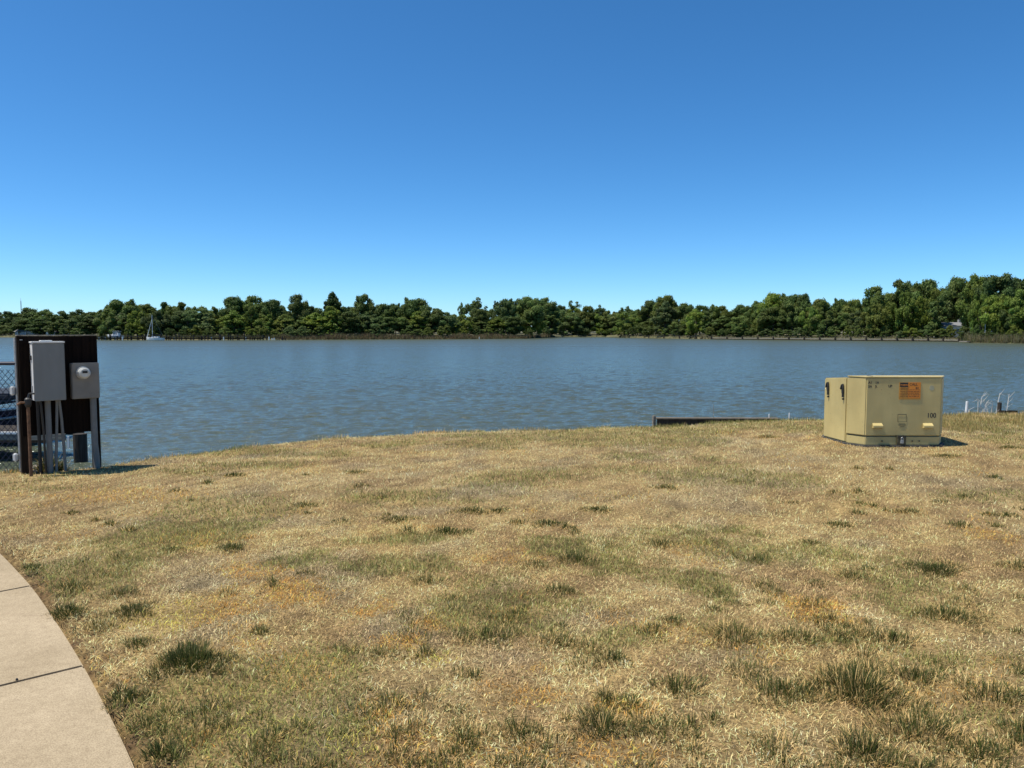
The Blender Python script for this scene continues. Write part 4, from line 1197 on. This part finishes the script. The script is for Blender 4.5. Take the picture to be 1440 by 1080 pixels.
# middle row: shorter trees in front of the skyline trees
px = -100
while px < 1560:
    hi = sky_y(px); lo = 462 if px < 1345 else 452
    ty = hi + _tr.uniform(.10, .55) * (468 - hi)
    if not (630 < px < 650 or 1334 < px < 1366):
        kd = _tr.choice(['round', 'low', 'low', 'tall']); hu = _tr.choice(['mid', 'mid', 'olive', 'yellow', 'dark', 'grey', 'bright'])
        if px < 140: hu = _tr.choice(['dark', 'mid', 'grey'])
        seg = "behind the left jetty" if px < 400 else "behind the marsh strip" if px < 775 else "around the inlet" if px < 870 else "behind the long breakwater" if px < 1345 else "around the right-hand dock"
        plant_tree(px, ty, _tr.uniform(38, 58), _tr.uniform(6, 12), kd, hu, mid_label(hu, kd, seg), "mid height trees " + seg)
    px += _tr.uniform(18, 27)
# back row: closes the wood behind the skyline trees
px = -120
while px < 1580:
    hi = sky_y(px)
    if not (625 < px < 652):
        plant_tree(px, hi + _tr.uniform(1, 5), _tr.uniform(44, 58), _tr.uniform(40, 55), 'low', 'dark', "dark tree in the back row of the far wood, mostly hidden by nearer crowns", "back row of the far wood")
    px += _tr.uniform(17, 23)
# shrubs at the foot
px = -100
while px < 1560:
    gap = (20 < px < 80)
    base = 473.5
    ty = _tr.uniform(456, 465) if not gap else 468
    if px > 1345: ty = _tr.uniform(452, 466)
    seg = "behind the left jetty" if px < 400 else "behind the marsh strip" if px < 775 else "around the inlet" if px < 870 else "behind the long breakwater" if px < 1345 else "around the right-hand dock"
    if not gap:
        hh_ = _tr.choice(['mid', 'olive', 'dark', 'grey', 'yellow', 'dark'])
        plant_tree(px, ty, _tr.uniform(16, 30), _tr.uniform(3, 6), 'low', hh_, shrub_label(hh_, seg), "shrubs " + seg, "shrub", "shrub")
    px += _tr.uniform(13, 24)

# ---------------------------------------------------------------- reeds and marsh strips
def reed_strip(name, pxa, pxb, n, back0, back1, hr, cols, label, wd=.12):
    rr = np.random.default_rng(int(abs(pxa)))
    p = rr.uniform(pxa, pxb, n); bk = rr.uniform(back0, back1, n)
    D = np.interp(p, SHPX, SH[:, 1]) + bk
    x = (p - 720) / F_PX * D; z = WATER_Z + .1 + .12 * bk
    h = rr.uniform(hr[0], hr[1], n) * (.5 + fbm(x*.25, D*.25, 3, 5.)) 
    az = rr.random(n)*6.28
    c = np.array(cols)[rr.integers(0, len(cols), n)] * (.6 + .7*rr.random((n, 1)))
    V, Fi, C = blades(x, D, h, rr.uniform(.5, 1.5, n)*wd, np.clip(rr.normal(.25, .25, n), 0, 1.2), az, c, 1, z=z)
    return tag(link_obj(name, np_mesh(name, V, Fi, 3, M['reed'], C)), label, name.replace('_', ' '), kind='stuff')
TANB = (0.23, 0.17, 0.10); TANG = (0.20, 0.18, 0.075); RDB = (0.17, 0.10, 0.065); GRN = (0.11, 0.13, 0.04); PTAN = (0.36, 0.31, 0.19)
reed_strip("marsh_reeds", 395, 775, 16000, -.4, 4.5, (.7, 1.7), [TANB, RDB, TANG, GRN, TANB], "brown and tan marsh reeds along the middle of the far shore")
reed_strip("shore_grass", 868, 1348, 16000, .2, 5, (.25, .9), [PTAN, TANG, PTAN, GRN], "pale tan green grass strip behind the long breakwater")
reed_strip("dock_reeds", 1345, 1480, 6000, -.2, 4, (.8, 2.2), [PTAN, TANB, TANG, GRN, GRN], "tall tan reeds around the right-hand dock", .08)
reed_strip("jetty_undergrowth", 120, 400, 7000, .5, 4, (.5, 1.5), [GRN, TANG, TANB, GRN], "dark undergrowth behind the left jetty")
reed_strip("left_bank_grass", -120, 120, 4000, .2, 5, (.3, 1.0), [TANG, GRN, TANB], "low bank grass on the left far shore")
reed_strip("inlet_grass", 770, 870, 2500, .1, 3, (.2, .6), [TANG, GRN, PTAN], "short grass round the inlet of the far shore")

# ---------------------------------------------------------------- left jetty with piles
def make_jetty():
    D = shore_d(260) - 3
    X = lambda px, d=D: (px - 720) / F_PX * d
    root = empty("jetty", (X(270), D, WATER_Z), "long dark timber jetty with closely set piles on the left far shore", "jetty")
    rr = random.Random(9)
    pm = MB(); pm.tube([(0, 0, -1), (0, 0, 1)], .15, 8); base = None
    px = 137
    whites = {}
    while px < 402:
        h = rr.uniform(.7, 1.9) if rr.random() < .75 else rr.uniform(1.6, 2.3)
        if px > 350: h *= .75
        if base is None:
            me = bpy.data.meshes.new("pile"); me.from_pydata(pm.v, [], pm.f); me.materials.append(M['pile_wood'])
            mew = me.copy(); mew.materials.clear(); mew.materials.append(M['white']); base = me
        wt = rr.random() < .12; h = min(h, 1.0) if wt else h
        o = bpy.data.objects.new("pile", mew if wt else me); COL.objects.link(o); o.parent = root
        o.location = (X(px) - root.location.x, rr.uniform(-1.2, 1.2), 0); o.scale = (1.1, 1.1, h)
        px += rr.uniform(3.2, 5.0)
    q = MB(); q.box((X(255), D, WATER_Z + 1.0), (X(372) - X(138), 1.6, .14)); q.build("deck", M['pile_wood'], root)
    q = MB(); q.box((X(255), D - .85, WATER_Z + .45), (X(372) - X(138), .08, .3)); q.build("lower_beam", M['dark_wood'], root)
make_jetty()

# ---------------------------------------------------------------- long breakwater on the right
def make_breakwater():
    ppx = [912, 933, 955] + list(np.arange(978, 1348, 21.7))
    def pt(px): 
        d = shore_d(px) - 2.2; return Vector(((px-720)/F_PX*d, d, WATER_Z))
    root = empty("timber_breakwater", pt(1100), "long low timber breakwater of posts and pale planks before the right-hand wood", "breakwater")
    me = None
    for px in ppx:
        p = pt(px); q = MB(); q.tube([p + Vector((0, -.12, -.8)), p + Vector((0, -.12, .95))], .24, 8); q.build("post", M['pile_wood'], root)
    for a, b in zip(ppx[4:-1], ppx[5:]):
        pa, pb = pt(a), pt(b); m = (pa+pb)/2; d = pb - pa
        q = MB(); q.box((m.x, m.y + .15, WATER_Z + .42), (d.length*.97, .12, .26), math.atan2(d.y, d.x)); q.build("plank", M['grey_wood'], root)
        q = MB(); q.box((m.x, m.y + .1, WATER_Z + .08), (d.length*.97, .12, .26), math.atan2(d.y, d.x)); q.build("lower_plank", M['dark_wood'], root)
    rr = random.Random(6)
    for k, px in enumerate((968, 975, 984, 990, 997)):
        p = pt(px) + Vector((0, .6, 0)); q = MB()
        for j in range(5):
            a = p + Vector((rr.uniform(-1.2, 1.2), 0, rr.uniform(0, .4))); q.tube([a, a + Vector((rr.uniform(-1, 1), rr.uniform(-.4, .4), rr.uniform(0, .8)))], [.12, .06], 5)
        tag(q.build("driftwood", M['dark_wood']), ["left end", "second from left", "middle", "second from right", "right end"][k] + " piece of the dark driftwood tangle beside the breakwater", "driftwood", "driftwood tangle at the breakwater")
make_breakwater()

# ---------------------------------------------------------------- right dock, posts, pole
def make_dock():
    D = 172.0; X = lambda px: (px - 720)/F_PX*D
    root = empty("dock", (X(1400), D, WATER_Z), "low dark dock with white railing posts at the right far shore", "dock")
    z = lambda y: at(720, y, D).z
    q = MB(); q.box((X(1405), D + .5, z(480.3)), (X(1462) - X(1362), 3.0, .22)); q.build("deck", M['grey_wood'], root)
    q = MB(); q.box((X(1402), D - .6, z(482.2)), (X(1448) - X(1366), .3, .35)); q.build("beam", M['dark_wood'], root)
    for px in range(1364, 1462, 8):
        q = MB(); q.tube([(X(px), D - .8, WATER_Z - 1), (X(px), D - .8, z(480.5))], .13, 7); q.build("pile", M['pile_wood'], root)
    for px in (1375.5, 1390.5, 1399):
        q = MB(); q.tube([(X(px), D - .6, z(480)), (X(px), D - .6, z(465.5))], .075, 8); q.build("railing_post", M['white'], root)
    q = MB(); q.tube([(X(1375.5), D - .6, z(477.4)), (X(1399), D - .6, z(477.4))], .06, 6); q.build("railing", M['white'], root)
    q = MB(); q.box((X(1371.5), D - .4, z(472)), (.35, .35, 2.4)); q.build("dark_post", M['dark_wood'], root)
    b = MB(); b.tube([(X(1389.5), D + 1.5, z(480)), (X(1389.5), D + 1.5, z(438))], [.07, .04], 7); tag(b.build("pole", M['white']), "tall thin pale pole rising from the right-hand dock", "pole")
make_dock()

# ---------------------------------------------------------------- houses, mast
def house(px, ytop, yeave, wpx, back, wall, label, ridge_x=True, nwin=3):
    D = shore_d(px) + back; s = D / F_PX
    w_ = wpx * s; p = at(px, yeave, D); gz = WATER_Z + .8; he = p.z - gz; hr = at(px, ytop, D).z - gz
    root = empty("house", (p.x, D, gz), label, "house")
    dp = 7.0; x = p.x
    q = MB(); q.box((x, D + dp/2, gz + he/2), (w_, dp, he)); q.build("wall", wall, root)
    q = MB(); e = .4
    vs = [(x-w_/2-e, D-e, gz+he+.01), (x+w_/2+e, D-e, gz+he+.01), (x+w_/2+e, D+dp+e, gz+he+.01), (x-w_/2-e, D+dp+e, gz+he+.01), (x-w_/2-e*.5, D+dp/2, gz+hr), (x+w_/2+e*.5, D+dp/2, gz+hr)]
    q.add(vs, [(0,1,5,4), (2,3,4,5), (1,2,5), (3,0,4), (3,2,1,0)]); r = q.build("roof", M['roof'], root)
    q = MB(); q.box((x + w_*.2, D + dp*.6, gz + hr), (.7, .7, 1.4)); q.build("chimney", M['siding_grey'], r)
    for i in range(nwin):
        wx = x - w_/2 + w_*(i+.5)/nwin
        q = MB(); q.box((wx, D - .03, gz + he*.55), (1.2, .08, 1.4)); f = q.build("window", M['white'], root)
        q = MB(); q.box((wx, D - .075, gz + he*.55), (1.0, .03, 1.2)); q.build("pane", M['glass_dark'], f)
    q = MB(); q.box((x + w_*.38, D - .04, gz + 1.05), (1.0, .08, 2.1)); q.build("door", M['glass_dark'], root)
    return root
house(38, 461.5, 466.5, 34, 5, M['siding_grey'], "grey roofed waterside house low on the left far shore")
house(74, 462, 466, 18, 7, M['siding'], "small pale house partly hidden by trees on the left far shore", nwin=2)
house(1353, 453, 458, 46, 17, M['siding'], "white house showing through trees near the right-hand dock", nwin=4)
def make_mast():
    D = shore_d(30) + 240; root = empty("radio_mast", (at(30, 440, D).x, D, 3), "thin radio mast above the trees on the left skyline", "mast")
    x = at(30, 440, D).x; zt = at(30, 421, D).z
    for a in range(3):
        an = a*2.094; q = MB(); q.tube([(x + .45*math.cos(an), D + .45*math.sin(an), 0), (x + .25*math.cos(an), D + .25*math.sin(an), zt - 1)], .09, 5); q.build("leg", M['galv'], root)
    q = MB(); z = 1
    while z < zt - 2:
        q.tube([(x - .35, D, z), (x + .35, D, z + .8)], .05, 4); q.tube([(x + .35, D, z + .8), (x - .35, D, z + 1.6)], .05, 4); z += 1.6
    q.build("lattice", M['galv'], root)
    q = MB(); q.tube([(x, D, zt - 1.5), (x, D, zt + 1)], .07, 5); q.build("antenna", M['red'], root)
make_mast()

# ---------------------------------------------------------------- sailboat and motor yacht
def hull(st, cx, cy, wz, nr=7):
    vs = []
    for (x, hw, zk, zs) in st:
        prof = [(-hw, zs), (-hw*.95, (zk+zs)*.5), (-hw*.6, zk+.08), (0, zk), (hw*.6, zk+.08), (hw*.95, (zk+zs)*.5), (hw, zs)]
        vs += [(cx + x, cy + yy, wz + zz) for yy, zz in prof]
    fs = [(i*nr+j, i*nr+j+1, (i+1)*nr+j+1, (i+1)*nr+j) for i in range(len(st)-1) for j in range(nr-1)]
    fs += [tuple(range(nr)), tuple(reversed(range((len(st)-1)*nr, len(st)*nr)))]
    fs += [(i*nr, (i+1)*nr, (i+1)*nr+nr-1, i*nr+nr-1) for i in range(len(st)-1)]
    q = MB(); q.add(vs, fs); return q
def make_sailboat():
    D = 212.0; s = D/F_PX; cx = (219 - 720)*s; wz = WATER_Z
    root = empty("sailboat", (cx, D, wz), "small white sailboat with bare mast lying off the left jetty", "sailboat")
    L = 24*s/2
    hull([(L, .7, -.2, .75), (L*.5, .95, -.3, .72), (0, 1.0, -.35, .75), (-L*.6, .7, -.25, .85), (-L, .05, .2, 1.0)], cx, D, wz).build("hull", M['gelcoat'], root)
    q = MB(); q.prism([(cx - L*.35, D - .5), (cx + L*.45, D - .6), (cx + L*.45, D + .6), (cx - L*.35, D + .5)], wz + .7, wz + 1.15); cb = q.build("cabin", M['gelcoat'], root, bevel=.08)
    for k in (-.1, .25):
        q = MB(); q.box((cx + L*k, D - .60, wz + .97), (.5, .06, .16)); q.build("window", M['glass_dark'], cb)
    q = MB(); q.box((cx + L*.02, D, wz + 1.62), (L*1.1, 1.1, .12)); q.build("spray_cover", M['canvas'], root, bevel=.04)
    zt = at(720, 443, D).z; xm = (215.5-720)*s; xb = (208-720)*s
    q = MB(); q.tube([(xm, D, wz + .8), (xm, D, zt)], [.085, .06], 8); q.build("mast", M['white'], root)
    q = MB(); q.tube([(xb, D, wz + 1.0), (xm - .05, D, zt - 1.2)], [.10, .045], 6); q.build("furled_jib", M['white'], root)
    q = MB(); q.tube([(xm, D, wz + 1.5), (xm + L*.95, D, wz + 1.55)], .09, 8); q.build("boom", M['canvas'], root)
    q = MB(); q.tube([(cx + L, D, wz + .8), (xm, D, zt)], .012, 4); q.build("backstay", M['galv'], root)
make_sailboat()
def make_yacht():
    D = shore_d(162) - 1.0; s = D/F_PX; cx = (163 - 720)*s; wz = WATER_Z + .55
    root = empty("motor_yacht", (cx, D, wz), "white cabin motor yacht at the left end of the jetty", "motor boat")
    L = 21*s/2
    hull([(L, .9, -.1, .75), (0, 1.1, -.3, .8), (-L*.6, .8, -.1, .95), (-L, .05, .4, 1.1)], cx, D, wz).build("hull", M['gelcoat'], root)
    q = MB(); q.add([(cx-L*.4, D-.7, wz+.8), (cx+L*.6, D-.8, wz+.8), (cx+L*.6, D+.8, wz+.8), (cx-L*.4, D+.7, wz+.8), (cx-L*.1, D-.6, wz+1.6), (cx+L*.55, D-.7, wz+1.6), (cx+L*.55, D+.7, wz+1.6), (cx-L*.1, D+.6, wz+1.6)],
          [(0,3,2,1), (4,5,6,7), (0,1,5,4), (1,2,6,5), (2,3,7,6), (3,0,4,7)]); cb = q.build("cabin", M['gelcoat'], root, bevel=.06)
    q = MB(); q.box((cx+L*.15, D-.74, wz+1.25), (1.3, .06, .3)); q.build("window", M['glass_dark'], cb)
    q = MB(); q.box((cx+L*.25, D, wz+2.0), (1.9, 1.4, .1)); q.build("hardtop", M['gelcoat'], root, bevel=.03)
    for k in (-.1, .6):
        for t in (-1, 1):
            q = MB(); q.tube([(cx+L*k, D+t*.6, wz+1.6), (cx+L*(k+.02), D+t*.6, wz+1.98)], .03, 5); q.build("hardtop_post", M['galv'], root)
make_yacht()
b = at(674, 477.5, shore_d(674) - .5)
q = MB(); q.tube([Vector((b.x, b.y, WATER_Z - .3)), Vector((b.x, b.y, WATER_Z + .75))], .11, 6); tag(q.build("marker_stake", M['white']), "small white marker stake at the water's edge before the marsh strip", "stake")
